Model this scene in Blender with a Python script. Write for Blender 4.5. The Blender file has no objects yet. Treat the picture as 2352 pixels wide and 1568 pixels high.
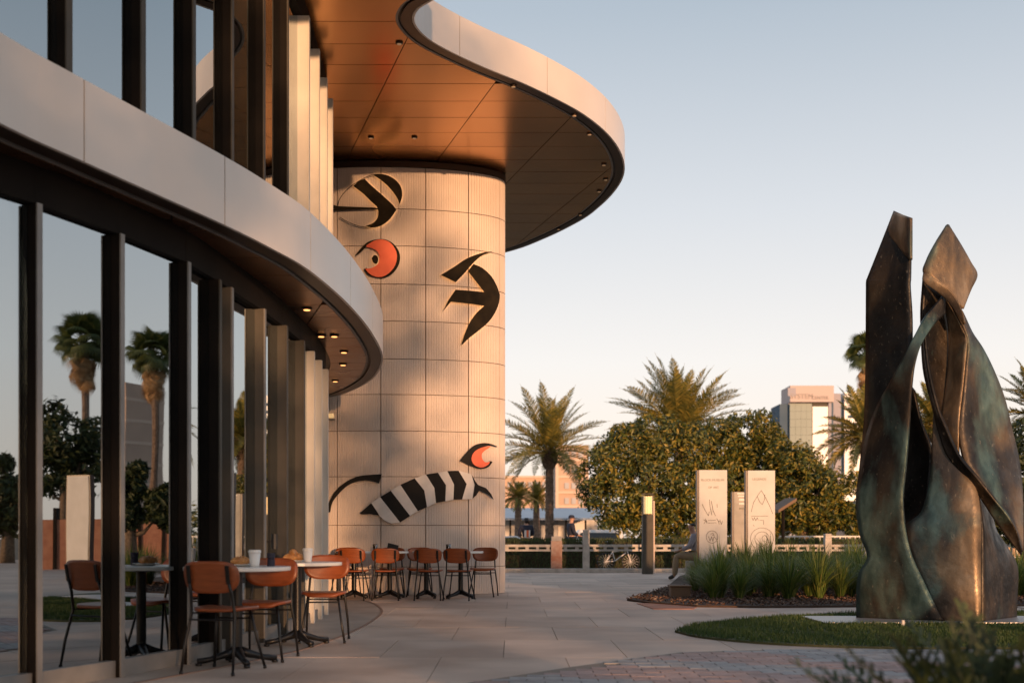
import bpy, bmesh, math, random
from mathutils import Vector, Matrix, Euler, noise
rnd = random.Random(7)
R = math.radians
S = bpy.context.scene
COL = S.collection
# ------------------------------------------------------------------ camera, sky, sun, exposure
F, CX, HY, H = 2613., 1176., 1233., .97        # metres <-> photograph geometry used to survey the place
cam = bpy.data.cameras.new('camera'); camo = bpy.data.objects.new('camera', cam); COL.objects.link(camo)
camo.location = (0, 0, H); camo.rotation_euler = (R(90), 0, 0)
cam.lens = 40; cam.sensor_width = 36; cam.shift_y = (HY - 784) / 2352.
cam.clip_start = .1; cam.clip_end = 6000
cam.dof.use_dof = True; cam.dof.focus_distance = 15.5; cam.dof.aperture_fstop = 1.8
S.camera = camo
SUN_DIR = Vector((.34, -.94, math.tan(R(3.2)))).normalized()      # towards the sun
W = bpy.data.worlds.new('World'); S.world = W; W.use_nodes = True
nt = W.node_tree; sky = nt.nodes.new('ShaderNodeTexSky'); sky.sky_type = 'NISHITA'; sky.sun_disc = False
sky.sun_elevation = R(5); sky.sun_rotation = math.atan2(SUN_DIR.x, SUN_DIR.y)
sky.air_density = 1.0; sky.dust_density = 2.2; sky.ozone_density = 1.2
# evening haze: the same pale-to-blue gradient all round the horizon, mixed with the Nishita sky
_tc = nt.nodes.new('ShaderNodeTexCoord'); _sp = nt.nodes.new('ShaderNodeSeparateXYZ'); _rp = nt.nodes.new('ShaderNodeValToRGB'); _mx = nt.nodes.new('ShaderNodeMix'); _mx.data_type = 'RGBA'
nt.links.new(_tc.outputs['Generated'], _sp.inputs[0]); nt.links.new(_sp.outputs['Z'], _rp.inputs[0])
_el = _rp.color_ramp.elements; _el[0].position = 0; _el[1].position = 1
for _p, _c in ((0, (5.5, 4.5, 3.8)), (.07, (5.4, 4.7, 4.2)), (.15, (4.95, 4.7, 4.55)), (.27, (3.8, 3.9, 4.1)), (.42, (2.4, 2.75, 3.15)), (1, (1.3, 1.9, 2.8))):
    _e = _el[0] if _p == 0 else _el[-1] if _p == 1 else _el.new(_p); _e.color = tuple(v / 6 for v in _c) + (1,)
_sc = nt.nodes.new('ShaderNodeVectorMath'); _sc.operation = 'SCALE'; _sc.inputs['Scale'].default_value = 7.9; nt.links.new(_rp.outputs[0], _sc.inputs[0])
_mx.inputs[0].default_value = .86; nt.links.new(sky.outputs[0], _mx.inputs[6]); nt.links.new(_sc.outputs[0], _mx.inputs[7]); nt.links.new(_mx.outputs[2], nt.nodes['Background'].inputs[0])
nt.nodes['Background'].inputs[1].default_value = .15
sl = bpy.data.lights.new('sun', 'SUN'); sl.energy = 5.0; sl.angle = R(.6); sl.color = (1, .545, .27)
so = bpy.data.objects.new('sun', sl); COL.objects.link(so); so.location = (20, -50, 30)
so.rotation_euler = SUN_DIR.to_track_quat('Z', 'Y').to_euler()
S.view_settings.view_transform = 'Standard'; S.view_settings.look = 'None'
S.view_settings.exposure = 0.12; S.view_settings.gamma = 1

# ------------------------------------------------------------------ helpers
def at(px, py, d): return Vector(((px - CX) * d / F, d, H + (HY - py) * d / F))
def gnd(px, py, z=0.):
    d = (H - z) * F / (py - HY); return Vector(((px - CX) * d / F, d, z))
def up(px, py, z):
    d = (z - H) * F / (HY - py); return Vector(((px - CX) * d / F, d))

class MB:
    def __init__(s): s.v = []; s.f = []
    def add(s, vs, fs):
        b = len(s.v); s.v += [tuple(v) for v in vs]; s.f += [tuple(b + i for i in f) for f in fs]; return s
    def box(s, c, d, rz=0., rx=0., ry=0.):
        M = Matrix.Translation(c) @ Euler((rx, ry, rz)).to_matrix().to_4x4()
        vs = [M @ Vector((x * d[0] / 2, y * d[1] / 2, z * d[2] / 2)) for x in (-1, 1) for y in (-1, 1) for z in (-1, 1)]
        return s.add(vs, [(0, 1, 3, 2), (4, 6, 7, 5), (0, 4, 5, 1), (2, 3, 7, 6), (0, 2, 6, 4), (1, 5, 7, 3)])
    def prism(s, poly, z0, z1):
        n = len(poly)
        vs = [(p[0], p[1], z0) for p in poly] + [(p[0], p[1], z1) for p in poly]
        fs = [tuple(range(n - 1, -1, -1)), tuple(range(n, 2 * n))] + [(i, (i + 1) % n, n + (i + 1) % n, n + i) for i in range(n)]
        return s.add(vs, fs)
    def tube(s, pts, r, n=8, cap=True):
        pts = [Vector(p) for p in pts]; rs = r if hasattr(r, '__len__') else [r] * len(pts)
        vs = []; prev = None
        for i, p in enumerate(pts):
            t = (pts[min(i + 1, len(pts) - 1)] - pts[max(i - 1, 0)]).normalized()
            if prev is None:
                a = t.orthogonal().normalized()
            else:
                a = (prev - t * prev.dot(t)); a = a.normalized() if a.length > 1e-6 else t.orthogonal().normalized()
            prev = a; b = t.cross(a)
            for k in range(n):
                w = 2 * math.pi * k / n; vs.append(p + (a * math.cos(w) + b * math.sin(w)) * rs[i])
        fs = [(i * n + k, i * n + (k + 1) % n, (i + 1) * n + (k + 1) % n, (i + 1) * n + k) for i in range(len(pts) - 1) for k in range(n)]
        if cap: fs += [tuple(range(n - 1, -1, -1)), tuple(range((len(pts) - 1) * n, len(pts) * n))]
        return s.add(vs, fs)
    def lathe(s, prof, n=24, c=(0, 0, 0)):
        vs = [(c[0] + r * math.cos(2 * math.pi * k / n), c[1] + r * math.sin(2 * math.pi * k / n), c[2] + z) for r, z in prof for k in range(n)]
        m = len(prof)
        fs = [(i * n + k, i * n + (k + 1) % n, (i + 1) * n + (k + 1) % n, (i + 1) * n + k) for i in range(m - 1) for k in range(n)]
        fs += [tuple(range(n - 1, -1, -1)), tuple(range((m - 1) * n, m * n))]
        return s.add(vs, fs)
    def mesh(s, name, smooth=False):
        me = bpy.data.meshes.new(name); me.from_pydata(s.v, [], s.f); me.validate()
        if smooth: me.polygons.foreach_set('use_smooth', [True] * len(me.polygons))
        return me
    def build(s, name, mat, parent=None, smooth=False, bevel=0):
        me = s.mesh(name, smooth)
        if mat: me.materials.append(mat)
        return link(name, me, parent, bevel)

def link(name, me, parent=None, bevel=0, loc=None, rot=None):
    o = bpy.data.objects.new(name, me); COL.objects.link(o)
    if parent: o.parent = parent
    if loc is not None: o.location = loc
    if rot is not None: o.rotation_euler = rot
    if bevel:
        m = o.modifiers.new('bevel', 'BEVEL'); m.width = bevel; m.segments = 2; m.limit_method = 'ANGLE'
    return o
def tag(o, label=None, cat=None, group=None, kind=None):
    for k, v in (('label', label), ('category', cat), ('group', group), ('kind', kind)):
        if v: o[k] = v
    return o
def empty(name, loc, label, cat, group=None, rz=0.):
    o = bpy.data.objects.new(name, None); COL.objects.link(o); o.location = loc; o.rotation_euler = (0, 0, rz)
    o.empty_display_size = .2
    return tag(o, label, cat, group)
def part_world(o, root):           # a part whose mesh was made in world space
    o.parent = root; o.matrix_parent_inverse = Matrix.LocRotScale(root.location, root.rotation_euler, root.scale).inverted(); return o
def copy_tree(o, parent=None):
    c = o.copy(); COL.objects.link(c)
    for k in ('label', 'group'):
        if k in c and parent is None: del c[k]
    c.parent = parent
    for ch in list(o.children): copy_tree(ch, c)
    return c
def curve(pts, n):
    """Catmull-Rom through pts, n samples per span"""
    P = [Vector(p) for p in pts]; P = [P[0] * 2 - P[1]] + P + [P[-1] * 2 - P[-2]]; out = []
    for i in range(1, len(P) - 2):
        for k in range(n):
            t = k / n; a, b, c, d = P[i - 1:i + 3]
            out.append(.5 * ((2 * b) + (c - a) * t + (2 * a - 5 * b + 4 * c - d) * t * t + (3 * b - a - 3 * c + d) * t ** 3))
    out.append(P[-2]); return out
def clip(poly, nx, ny, c):         # keep nx*x+ny*y <= c
    out = []; n = len(poly)
    for i in range(n):
        p, q = poly[i], poly[(i + 1) % n]; a = nx * p[0] + ny * p[1] - c; b = nx * q[0] + ny * q[1] - c
        if a <= 0: out.append((p[0], p[1]))
        if (a < 0 < b) or (b < 0 < a):
            t = a / (a - b); out.append((p[0] + t * (q[0] - p[0]), p[1] + t * (q[1] - p[1])))
    return out
def area(p): return sum(p[i][0] * p[(i + 1) % len(p)][1] - p[(i + 1) % len(p)][0] * p[i][1] for i in range(len(p))) / 2
def inside(p, poly):
    x, y = p[0], p[1]; r = False
    for i in range(len(poly)):
        a, b = poly[i], poly[i - 1]
        if (a[1] > y) != (b[1] > y) and x < (b[0] - a[0]) * (y - a[1]) / (b[1] - a[1]) + a[0]: r = not r
    return r
def lerp(a, b, t): return a + (b - a) * t

# ------------------------------------------------------------------ materials
def mat(name, c1, c2=None, scale=4., rough=.6, metal=0., bump=0., bscale=None, rnd_obj=0., island=None, spec=.5,
        trans=0., emit=None, coords='Object', detail=6., stretch=None, rough2=None, lo=.35, hi=.65):
    m = bpy.data.materials.new(name); m.use_nodes = True; N = m.node_tree.nodes; L = m.node_tree.links
    b = N['Principled BSDF']; b.inputs['Roughness'].default_value = rough; b.inputs['Metallic'].default_value = metal
    b.inputs['Specular IOR Level'].default_value = spec
    tc = N.new('ShaderNodeTexCoord'); vec = tc.outputs[coords] if coords != 'World' else N.new('ShaderNodeNewGeometry').outputs['Position']
    if stretch:
        mp = N.new('ShaderNodeMapping'); mp.inputs['Scale'].default_value = stretch; L.new(vec, mp.inputs[0]); vec = mp.outputs[0]
    col = None
    nz = N.new('ShaderNodeTexNoise'); nz.inputs['Scale'].default_value = scale; nz.inputs['Detail'].default_value = detail; L.new(vec, nz.inputs['Vector'])
    rp = N.new('ShaderNodeValToRGB'); rp.color_ramp.elements[0].position = lo; rp.color_ramp.elements[1].position = hi
    rp.color_ramp.elements[0].color = (*c1, 1); rp.color_ramp.elements[1].color = (*(c2 or c1), 1)
    L.new(nz.outputs['Fac'], rp.inputs[0]); col = rp.outputs[0]
    if island:
        g = N.new('ShaderNodeNewGeometry'); r2 = N.new('ShaderNodeValToRGB'); els = r2.color_ramp.elements
        els[0].color = (*island[0], 1); els[1].color = (*island[-1], 1)
        for i, c in enumerate(island[1:-1]): e = els.new((i + 1) / (len(island) - 1)); e.color = (*c, 1)
        L.new(g.outputs['Random Per Island'], r2.inputs[0]); col = r2.outputs[0]
    if rnd_obj:
        oi = N.new('ShaderNodeObjectInfo'); mr = N.new('ShaderNodeMapRange'); mr.inputs['To Min'].default_value = 1 - rnd_obj; mr.inputs['To Max'].default_value = 1 + rnd_obj
        L.new(oi.outputs['Random'], mr.inputs['Value']); hs = N.new('ShaderNodeHueSaturation'); L.new(mr.outputs[0], hs.inputs['Value']); L.new(col, hs.inputs['Color']); col = hs.outputs[0]
    L.new(col, b.inputs['Base Color'])
    if rough2 is not None:
        mr = N.new('ShaderNodeMapRange'); mr.inputs['From Min'].default_value = .3; mr.inputs['From Max'].default_value = .7
        mr.inputs['To Min'].default_value = rough; mr.inputs['To Max'].default_value = rough2; L.new(nz.outputs['Fac'], mr.inputs['Value']); L.new(mr.outputs[0], b.inputs['Roughness'])
    if bump:
        n2 = N.new('ShaderNodeTexNoise'); n2.inputs['Scale'].default_value = bscale or scale * 4; n2.inputs['Detail'].default_value = 5; L.new(vec, n2.inputs['Vector'])
        bp = N.new('ShaderNodeBump'); bp.inputs['Strength'].default_value = bump; bp.inputs['Distance'].default_value = .02
        L.new(n2.outputs['Fac'], bp.inputs['Height']); L.new(bp.outputs[0], b.inputs['Normal'])
    if trans:
        t = N.new('ShaderNodeBsdfTranslucent'); L.new(col, t.inputs[0]); mx = N.new('ShaderNodeMixShader'); mx.inputs[0].default_value = trans
        L.new(b.outputs[0], mx.inputs[1]); L.new(t.outputs[0], mx.inputs[2]); L.new(mx.outputs[0], N['Material Output'].inputs[0])
    if emit:
        b.inputs['Emission Color'].default_value = (*emit[0], 1); b.inputs['Emission Strength'].default_value = emit[1]
    return m
def glass_mat(name, tint, base, gtint=(1, 1, 1)):
    m = bpy.data.materials.new(name); m.use_nodes = True; N = m.node_tree.nodes; L = m.node_tree.links
    N.remove(N['Principled BSDF']); t = N.new('ShaderNodeBsdfTransparent'); t.inputs[0].default_value = (*tint, 1)
    g = N.new('ShaderNodeBsdfGlossy'); g.inputs['Roughness'].default_value = .012; g.inputs[0].default_value = (*gtint, 1)
    nz = N.new('ShaderNodeTexNoise'); nz.inputs['Scale'].default_value = .55; tc = N.new('ShaderNodeTexCoord'); L.new(tc.outputs['Object'], nz.inputs['Vector'])
    bp = N.new('ShaderNodeBump'); bp.inputs['Strength'].default_value = .045; bp.inputs['Distance'].default_value = .05; L.new(nz.outputs['Fac'], bp.inputs['Height']); L.new(bp.outputs[0], g.inputs['Normal'])
    fr = N.new('ShaderNodeFresnel'); fr.inputs[0].default_value = 1.52
    mr = N.new('ShaderNodeMapRange'); mr.inputs['To Min'].default_value = base; mr.inputs['To Max'].default_value = 1; L.new(fr.outputs[0], mr.inputs['Value'])
    mx = N.new('ShaderNodeMixShader'); L.new(mr.outputs[0], mx.inputs[0]); L.new(t.outputs[0], mx.inputs[1]); L.new(g.outputs[0], mx.inputs[2])
    L.new(mx.outputs[0], N['Material Output'].inputs[0]); return m
M = dict(
    earth=mat('earth', (.10, .085, .06), (.16, .13, .09), .05, .95, coords='World'),
    slab=mat('slab', (.43, .305, .23), (.63, .475, .37), .9, .62, bump=.25, bscale=60, rnd_obj=.11, coords='World', rough2=.8),
    slab_far=mat('slab_far', (.45, .33, .25), (.63, .475, .37), .5, .7, bump=.2, bscale=40, coords='World'),
    joint=mat('joint', (.27, .21, .16), rough=.9),
    concrete=mat('concrete', (.32, .255, .205), (.41, .33, .265), 2., .65, bump=.2, bscale=70, coords='World'),
    inlay=mat('inlay', (.24, .15, .11), rough=.5),
    brick_pink=mat('brick_pink', (.33, .22, .19), (.42, .28, .24), 9, .7, rnd_obj=.14, bump=.3, coords='World'),
    brick_grey=mat('brick_grey', (.28, .26, .25), (.38, .35, .33), 9, .7, rnd_obj=.14, bump=.3, coords='World'),
    terracotta=mat('terracotta', (.30, .12, .07), (.38, .17, .10), 5, .8),
    fascia=mat('fascia', (.56, .495, .44), (.62, .555, .50), .7, .30, spec=.6, rnd_obj=.02),
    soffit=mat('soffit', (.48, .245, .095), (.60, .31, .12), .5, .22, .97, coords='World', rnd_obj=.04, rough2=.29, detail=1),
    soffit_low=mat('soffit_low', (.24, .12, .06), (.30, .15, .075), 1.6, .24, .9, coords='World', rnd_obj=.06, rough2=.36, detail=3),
    soffit_dark=mat('soffit_dark', (.02, .014, .01), rough=.5),
    rim=mat('rim', (.06, .036, .024), rough=.4, metal=.6),
    mullion=mat('mullion', (.007, .005, .004), (.011, .008, .006), 3, .7, spec=.12),
    mullion_grey=mat('mullion_grey', (.065, .058, .048), (.085, .075, .062), 3, .6, spec=.2),
    alu=mat('alu', (.19, .18, .17), (.25, .235, .22), 4, .55, .3),
    pilaster=mat('pilaster', (.55, .50, .44), (.6, .55, .48), 3, .5),
    tower=mat('tower', (.60, .505, .44), (.68, .58, .51), 1.2, .6, coords='World', rnd_obj=.03, bump=.1, bscale=90),
    core=mat('core', (.27, .21, .165), rough=.9),
    black=mat('black', (.015, .013, .012), (.025, .022, .02), 8, .4),
    bronze_sign=mat('bronze_sign', (.012, .009, .005), (.026, .018, .009), 5, .7, 0, spec=.12),
    sign_black=mat('sign_black', (.018, .016, .015), (.022, .019, .016), 7, .7, spec=.12),
    sign_white=mat('sign_white', (.62, .57, .53), (.7, .65, .61), 6, .5),
    sign_orange=mat('sign_orange', (.80, .13, .055), (.86, .16, .07), 5, .5),
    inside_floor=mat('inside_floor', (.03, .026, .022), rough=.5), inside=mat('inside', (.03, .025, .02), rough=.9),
    wood=mat('wood', (.20, .048, .012), (.28, .07, .019), 5, .38, stretch=(1, 9, 9), rnd_obj=.08),
    steel_black=mat('steel_black', (.012, .011, .011), rough=.38, metal=.3),
    marble=mat('marble', (.70, .67, .63), (.78, .75, .70), 3, .25),
    ceramic=mat('ceramic', (.74, .73, .70), rough=.35), paper=mat('paper', (.76, .74, .70), rough=.6),
    pastry=mat('pastry', (.42, .16, .035), (.62, .30, .09), 25, .45, bump=.3), coffee=mat('coffee', (.06, .025, .01), rough=.2),
    amber=mat('amber', (.35, .13, .04), rough=.15),
    lamp_warm=mat('lamp_warm', (.9, .5, .2), rough=.4, emit=((1, .42, .13), 2.2)),
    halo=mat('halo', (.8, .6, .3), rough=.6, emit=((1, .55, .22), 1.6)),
    lens_dim=mat('lens_dim', (.8, .6, .4), rough=.2, emit=((1, .55, .25), .1)),
    lamp_soft=mat('lamp_soft', (.8, .62, .36), rough=.4, emit=((1, .62, .26), .45)),
    lawn=mat('lawn', (.03, .045, .013), (.09, .085, .035), 1.6, .9, coords='World'),
    blade=mat('blade', (.05, .09, .02), island=[(.03, .06, .012), (.055, .10, .02), (.09, .12, .03)], rough=.6, trans=.3),
    mulch=mat('mulch', (.045, .026, .016), (.07, .04, .025), 9, .95, coords='World', bump=.5),
    chip=mat('chip', (.06, .03, .02), island=[(.03, .016, .01), (.075, .035, .02), (.14, .07, .04), (.25, .18, .13)], rough=.9),
    tuft=mat('tuft', (.06, .09, .02), island=[(.045, .08, .016), (.10, .16, .028), (.18, .22, .04), (.36, .32, .10)], rough=.5, trans=.35),
    ficus=mat('ficus', (.06, .08, .02), island=[(.012, .024, .006), (.04, .06, .012), (.11, .13, .02), (.22, .19, .03), (.38, .26, .036)], rough=.42, trans=.3),
    darkleaf=mat('darkleaf', (.03, .05, .012), island=[(.014, .024, .007), (.035, .05, .013), (.07, .085, .02)], rough=.6, trans=.2),
    hedge=mat('hedge', (.03, .05, .012), island=[(.02, .032, .008), (.04, .06, .014), (.075, .085, .02)], rough=.6, trans=.2),
    bark=mat('bark', (.10, .07, .045), (.19, .13, .085), 12, .95, bump=.8, bscale=20),
    palm_bark=mat('palm_bark', (.10, .065, .045), (.23, .155, .11), 9, .95, bump=1., bscale=14),
    frond=mat('frond', (.08, .11, .03), island=[(.08, .09, .025), (.20, .18, .04), (.42, .30, .06)], rough=.5, trans=.3, rnd_obj=.15),
    fan_leaf=mat('fan_leaf', (.06, .09, .03), (.10, .12, .03), 3, .5, trans=.3, rnd_obj=.2),
    dry_leaf=mat('dry_leaf', (.26, .15, .07), (.38, .24, .12), 3, .8, trans=.2, rnd_obj=.2),
    stone=mat('stone', (.36, .32, .28), (.50, .45, .40), 6, .8, bump=.4, bscale=30, coords='World'),
    stone_red=mat('stone_red', (.36, .15, .09), (.50, .34, .26), 4, .8, bump=.3),
    totem=mat('totem', (.50, .49, .48), (.56, .55, .54), 3, .62, .1, spec=.3), totem_side=mat('totem_side', (.05, .02, .015), rough=.4),
    ink=mat('ink', (.10, .085, .075), rough=.6), ink_faint=mat('ink_faint', (.22, .20, .18), rough=.5),
    plate=mat('plate', (.40, .38, .37), rough=.35, metal=.4),
    white_metal=mat('white_metal', (.62, .58, .55), rough=.5),
    car_white=mat('car_white', (.66, .66, .66), rough=.2), car_red=mat('car_red', (.42, .02, .015), rough=.2), rubber=mat('rubber', (.02, .02, .02), rough=.8),
    car_glass=mat('car_glass', (.02, .025, .03), rough=.05),
    peach=mat('peach', (.50, .34, .25), (.55, .38, .28), .3, .8), beige=mat('beige', (.46, .33, .26), (.50, .36, .28), .3, .8),
    beige_band=mat('beige_band', (.60, .46, .37), rough=.8), greywall=mat('greywall', (.40, .40, .42), rough=.7),
    roof_blue=mat('roof_blue', (.20, .25, .32), (.25, .30, .37), .5, .35, .3),
    b_blue=mat('b_blue', (.07, .11, .16), (.09, .13, .18), .1, .7, spec=.1), b_green=mat('b_green', (.29, .33, .30), (.33, .37, .34), .08, .8, spec=.1),
    b_white=mat('b_white', (.80, .80, .80), rough=.4), b_pink=mat('b_pink', (.50, .42, .40), rough=.8), b_mauve=mat('b_mauve', (.34, .33, .38), rough=.8),
    b_letter=mat('b_letter', (.33, .29, .28), rough=.8),
    skin=mat('skin', (.42, .22, .14), rough=.5), hair=mat('hair', (.02, .014, .01), rough=.6), navy=mat('navy', (.010, .012, .028), (.018, .02, .04), 6, .8),
    shirt=mat('shirt', (.33, .31, .34), rough=.8), khaki=mat('khaki', (.30, .22, .14), rough=.8), shoe=mat('shoe', (.03, .025, .02), rough=.6), orange_cloth=mat('orange_cloth', (.7, .14, .05), rough=.8),
    brown_wood=mat('brown_wood', (.16, .09, .05), rough=.7),
)
M['glass'] = glass_mat('glass', (.36, .33, .29), .44, (.86, .94, .98))
M['glass_clear'] = glass_mat('glass_clear', (.9, .9, .9), .08)
# patinated bronze for the sculpture; gain paints in sunlit and shaded parts
def bronze(nm='patina_bronze', tl=.50, th_=.66, gain=1., lit_shift=0.):
    m = bpy.data.materials.new(nm); m.use_nodes = True; N = m.node_tree.nodes; L = m.node_tree.links; b = N['Principled BSDF']
    g = N.new('ShaderNodeNewGeometry'); mp = N.new('ShaderNodeMapping'); mp.inputs['Scale'].default_value = (1, 1, .5); L.new(g.outputs['Position'], mp.inputs[0])
    def nz(s, d, v, dist=0.):
        n = N.new('ShaderNodeTexNoise'); n.inputs['Scale'].default_value = s; n.inputs['Detail'].default_value = d; n.inputs['Distortion'].default_value = dist; L.new(v, n.inputs['Vector']); return n.outputs['Fac']
    def ramp(f, els):
        r = N.new('ShaderNodeValToRGB'); e = r.color_ramp.elements; e[0].position, e[0].color = els[0][0], (*els[0][1], 1); e[1].position, e[1].color = els[-1][0], (*els[-1][1], 1)
        for p, c in els[1:-1]: x = e.new(p); x.color = (*c, 1)
        L.new(f, r.inputs[0]); return r.outputs[0]
    def mix(f, a, c):
        x = N.new('ShaderNodeMix'); x.data_type = 'RGBA'; L.new(f, x.inputs[0]); L.new(a, x.inputs[6]); L.new(c, x.inputs[7]); return x.outputs[2]
    G_ = lambda c: tuple(v * gain for v in c)
    base = ramp(nz(2.6, 12, mp.outputs[0], .25), [(.36 - lit_shift, G_((.012, .010, .009))), (.48 - lit_shift, G_((.040, .031, .024))), (.60 - lit_shift, G_((.12, .082, .048))), (.74 - lit_shift, G_((.27, .20, .13)))])
    teal = ramp(nz(7, 8, mp.outputs[0], .3), [(.3, (.035, .07, .062)), (.7, (.15, .23, .195))])
    c = mix(ramp(nz(2.1, 12, mp.outputs[0], .4), [(tl, (0, 0, 0)), (th_, (.85, .85, .85))]), base, teal)
    pale = ramp(nz(30, 4, g.outputs['Position']), [(0, (.32, .26, .18)), (1, (.38, .32, .24))])
    c = mix(ramp(nz(34, 14, mp.outputs[0], .6), [(.63, (0, 0, 0)), (.76, (.4, .4, .4))]), c, pale)
    L.new(c, b.inputs['Base Color']); b.inputs['Metallic'].default_value = .45
    r = ramp(nz(5, 6, g.outputs['Position']), [(.3, (.32, .32, .32)), (.7, (.6, .6, .6))]); L.new(r, b.inputs['Roughness'])
    bp = N.new('ShaderNodeBump'); bp.inputs['Strength'].default_value = .35; bp.inputs['Distance'].default_value = .02; L.new(nz(14, 8, g.outputs['Position']), bp.inputs['Height']); L.new(bp.outputs[0], b.inputs['Normal'])
    return m
M['bronze'] = bronze(); M['bronze_shaded'] = bronze('patina_shaded', .60, .74, .35); M['bronze_teal'] = bronze('patina_teal', .44, .60, .45); M['bronze_lit'] = bronze('patina_lit', .52, .66, 1.5, .07)  # darker and paler copies carry shade and sun in their colour; teal is patina

# ================================================================== GROUND
bed = [gnd(x, y) for x, y in [(1440, 1379), (1490, 1386), (1600, 1394), (1750, 1396), (1970, 1394), (2300, 1392), (2700, 1389), (2700, 1300), (2200, 1295), (1800, 1300), (1620, 1308), (1560, 1325), (1530, 1352)]]
bed = [(p.x, p.y) for p in bed]
lawn = [gnd(x, y) for x, y in [(1550, 1452), (1590, 1439), (1680, 1427), (1800, 1418), (1900, 1413), (2050, 1410), (2400, 1407), (2700, 1410), (2700, 1488), (2352, 1491), (2100, 1491), (1950, 1488), (1800, 1482), (1690, 1474), (1600, 1464)]]
lawn = [(p.x, p.y) for p in curve([(p.x, p.y) for p in lawn] + [(lawn[0].x, lawn[0].y)], 4)][:-1]
m = MB(); m.prism([(-400, -300), (500, -300), (1800, 2500), (-1500, 2500)], -.5, -.03); tag(m.build('ground', M['earth']), kind='structure')
far_sheet = MB(); far_sheet.prism([(-14, 31.05), (40, 31.05), (40, 35.6), (-14, 35.6)], -.03, 0)
far_sheet.prism([(7.05, -20), (40, -20), (40, 31.02), (7.05, 31.02)], -.03, 0); far_sheet.prism([(-3.5, -20), (7, -20), (7, 5.98), (-3.5, 5.98)], -.03, 0)
far_sheet.prism([(-14, 20), (-3.05, 20), (-3.05, 31), (-14, 31)], -.03, 0)
pav = tag(far_sheet.build('plaza', M['slab_far']), kind='structure')
m = MB(); m.prism([(-3.5, 5.9), (7.1, 5.9), (7.1, 31.1), (-3.5, 31.1)], -.029, -.012); j = m.build('paving_joint', M['joint'], pav)
sx, sy = 1.0, 1.56
slab = MB().box((0, 0, -.006), (sx - .006, sy - .006, .022)).mesh('paving_slab'); slab.materials.append(M['slab'])
for iy in range(16):
    for ix in range(11):
        x = -3.57 + ix * sx + (.5 if iy % 2 else 0); y = 6.05 + sy * (iy + .5)
        if x < -3.4: continue
        link('paving_slab', slab, pav, loc=(x, y, -.003 + rnd.uniform(-.0012, .0012)))
# lawn
m = MB(); m.prism(lawn, -.005, .022); lw = tag(m.build('lawn', M['lawn']), kind='structure')
m = MB(); n = 0
lx0, lx1 = min(p[0] for p in lawn), min(7.2, max(p[0] for p in lawn)); ly0, ly1 = min(p[1] for p in lawn), max(p[1] for p in lawn)
while n < 42000:
    x, y = rnd.uniform(lx0, lx1), rnd.uniform(ly0, ly1)
    if not inside((x, y), lawn) or (x > 3.40 and 12.43 < y < 13.47): continue
    n += 1; h = rnd.uniform(.022, .05) * (1 + .5 * noise.noise((x * 2, y * 2, 0))); a = rnd.uniform(0, 6.28); w = .005; dx, dy = math.cos(a), math.sin(a)
    m.v += [(x - dx * w, y - dy * w, .018), (x + dx * w, y + dy * w, .018), (x + rnd.uniform(-.02, .02), y + rnd.uniform(-.02, .02), .02 + h)]
    b = len(m.v); m.f.append((b - 3, b - 2, b - 1))
tag(m.build('grass', M['blade']), 'short mown green grass of the curved lawn under the bronze sculpture', 'grass', kind='stuff')
# mulch bed
m = MB(); m.prism(bed, -.005, .03); tag(m.build('mulch_bed', M['mulch']), kind='structure')
m = MB(); n = 0
while n < 9000:
    x, y = rnd.uniform(1.6, 9.5), rnd.uniform(15.4, 22)
    if not inside((x, y), bed): continue
    n += 1; z = .03 + rnd.uniform(0, .035); s = rnd.uniform(.012, .035); e = Euler((rnd.uniform(-.7, .7), rnd.uniform(-.7, .7), rnd.uniform(0, 6.3))).to_matrix()
    m.add([Vector((x, y, z)) + e @ Vector(q) for q in ((-s, -s * .4, 0), (s, -s * .3, 0), (s * .8, s * .4, 0), (-s * .9, s * .35, 0), (0, 0, .014))], [(0, 1, 4), (1, 2, 4), (2, 3, 4), (3, 0, 4)])
tag(m.build('bark_mulch', M['chip']), 'loose dark brown bark chips covering the planting bed', 'mulch', kind='stuff')
m = MB(); m.prism([tuple(gnd(x, y).xy) for x, y in ((1462, 1386), (1500, 1399), (1592, 1399), (1600, 1395), (1530, 1386))], -.002, .012)
tag(m.build('terracotta_slab', M['terracotta']), 'flat terracotta slab at the tip of the mulch bed', 'paving slab')
m = MB(); m.box((gnd(1549, 1371).x, 17.8, .1), (.3, .3, .2)); m.box((gnd(1549, 1371).x, 17.8, .21), (.34, .34, .03))
tag(m.build('utility_box', M['brown_wood'], bevel=.01), 'low dark brown utility box at the left tip of the grasses', 'box')
# coloured pavers, lower right
zone = [tuple(gnd(x, y).xy) for x, y in ((1050, 1572), (1300, 1533), (1560, 1498), (1720, 1493), (1950, 1491), (2420, 1493), (2420, 1600), (1050, 1600))]
m = MB(); m.prism(zone, -.002, .003); bed_j = tag(m.build('paver_field', M['joint']), kind='structure')
bm = {}
for k in ('brick_pink', 'brick_grey'):
    me = MB().box((0, 0, .002), (.232, .112, .012)).mesh('paver_' + k); me.materials.append(M[k]); bm[k] = me
cand = []
for iy in range(40):
    for ix in range(30):
        x = -.5 + ix * .24 + (.12 if iy % 2 else 0); y = 6.7 + iy * .12
        if all(inside((x + a, y + b), zone) for a in (-.1, .1) for b in (-.05, .05)) and abs(x) < .455 * y + .2 and y > 7.3: cand.append((y, x))
def isgrey(x, y):
    return ((x * .5 + y) % 1.5) < .55 or (x > 2.3 and y > 8.8)
extra = {k: MB() for k in bm}
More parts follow.
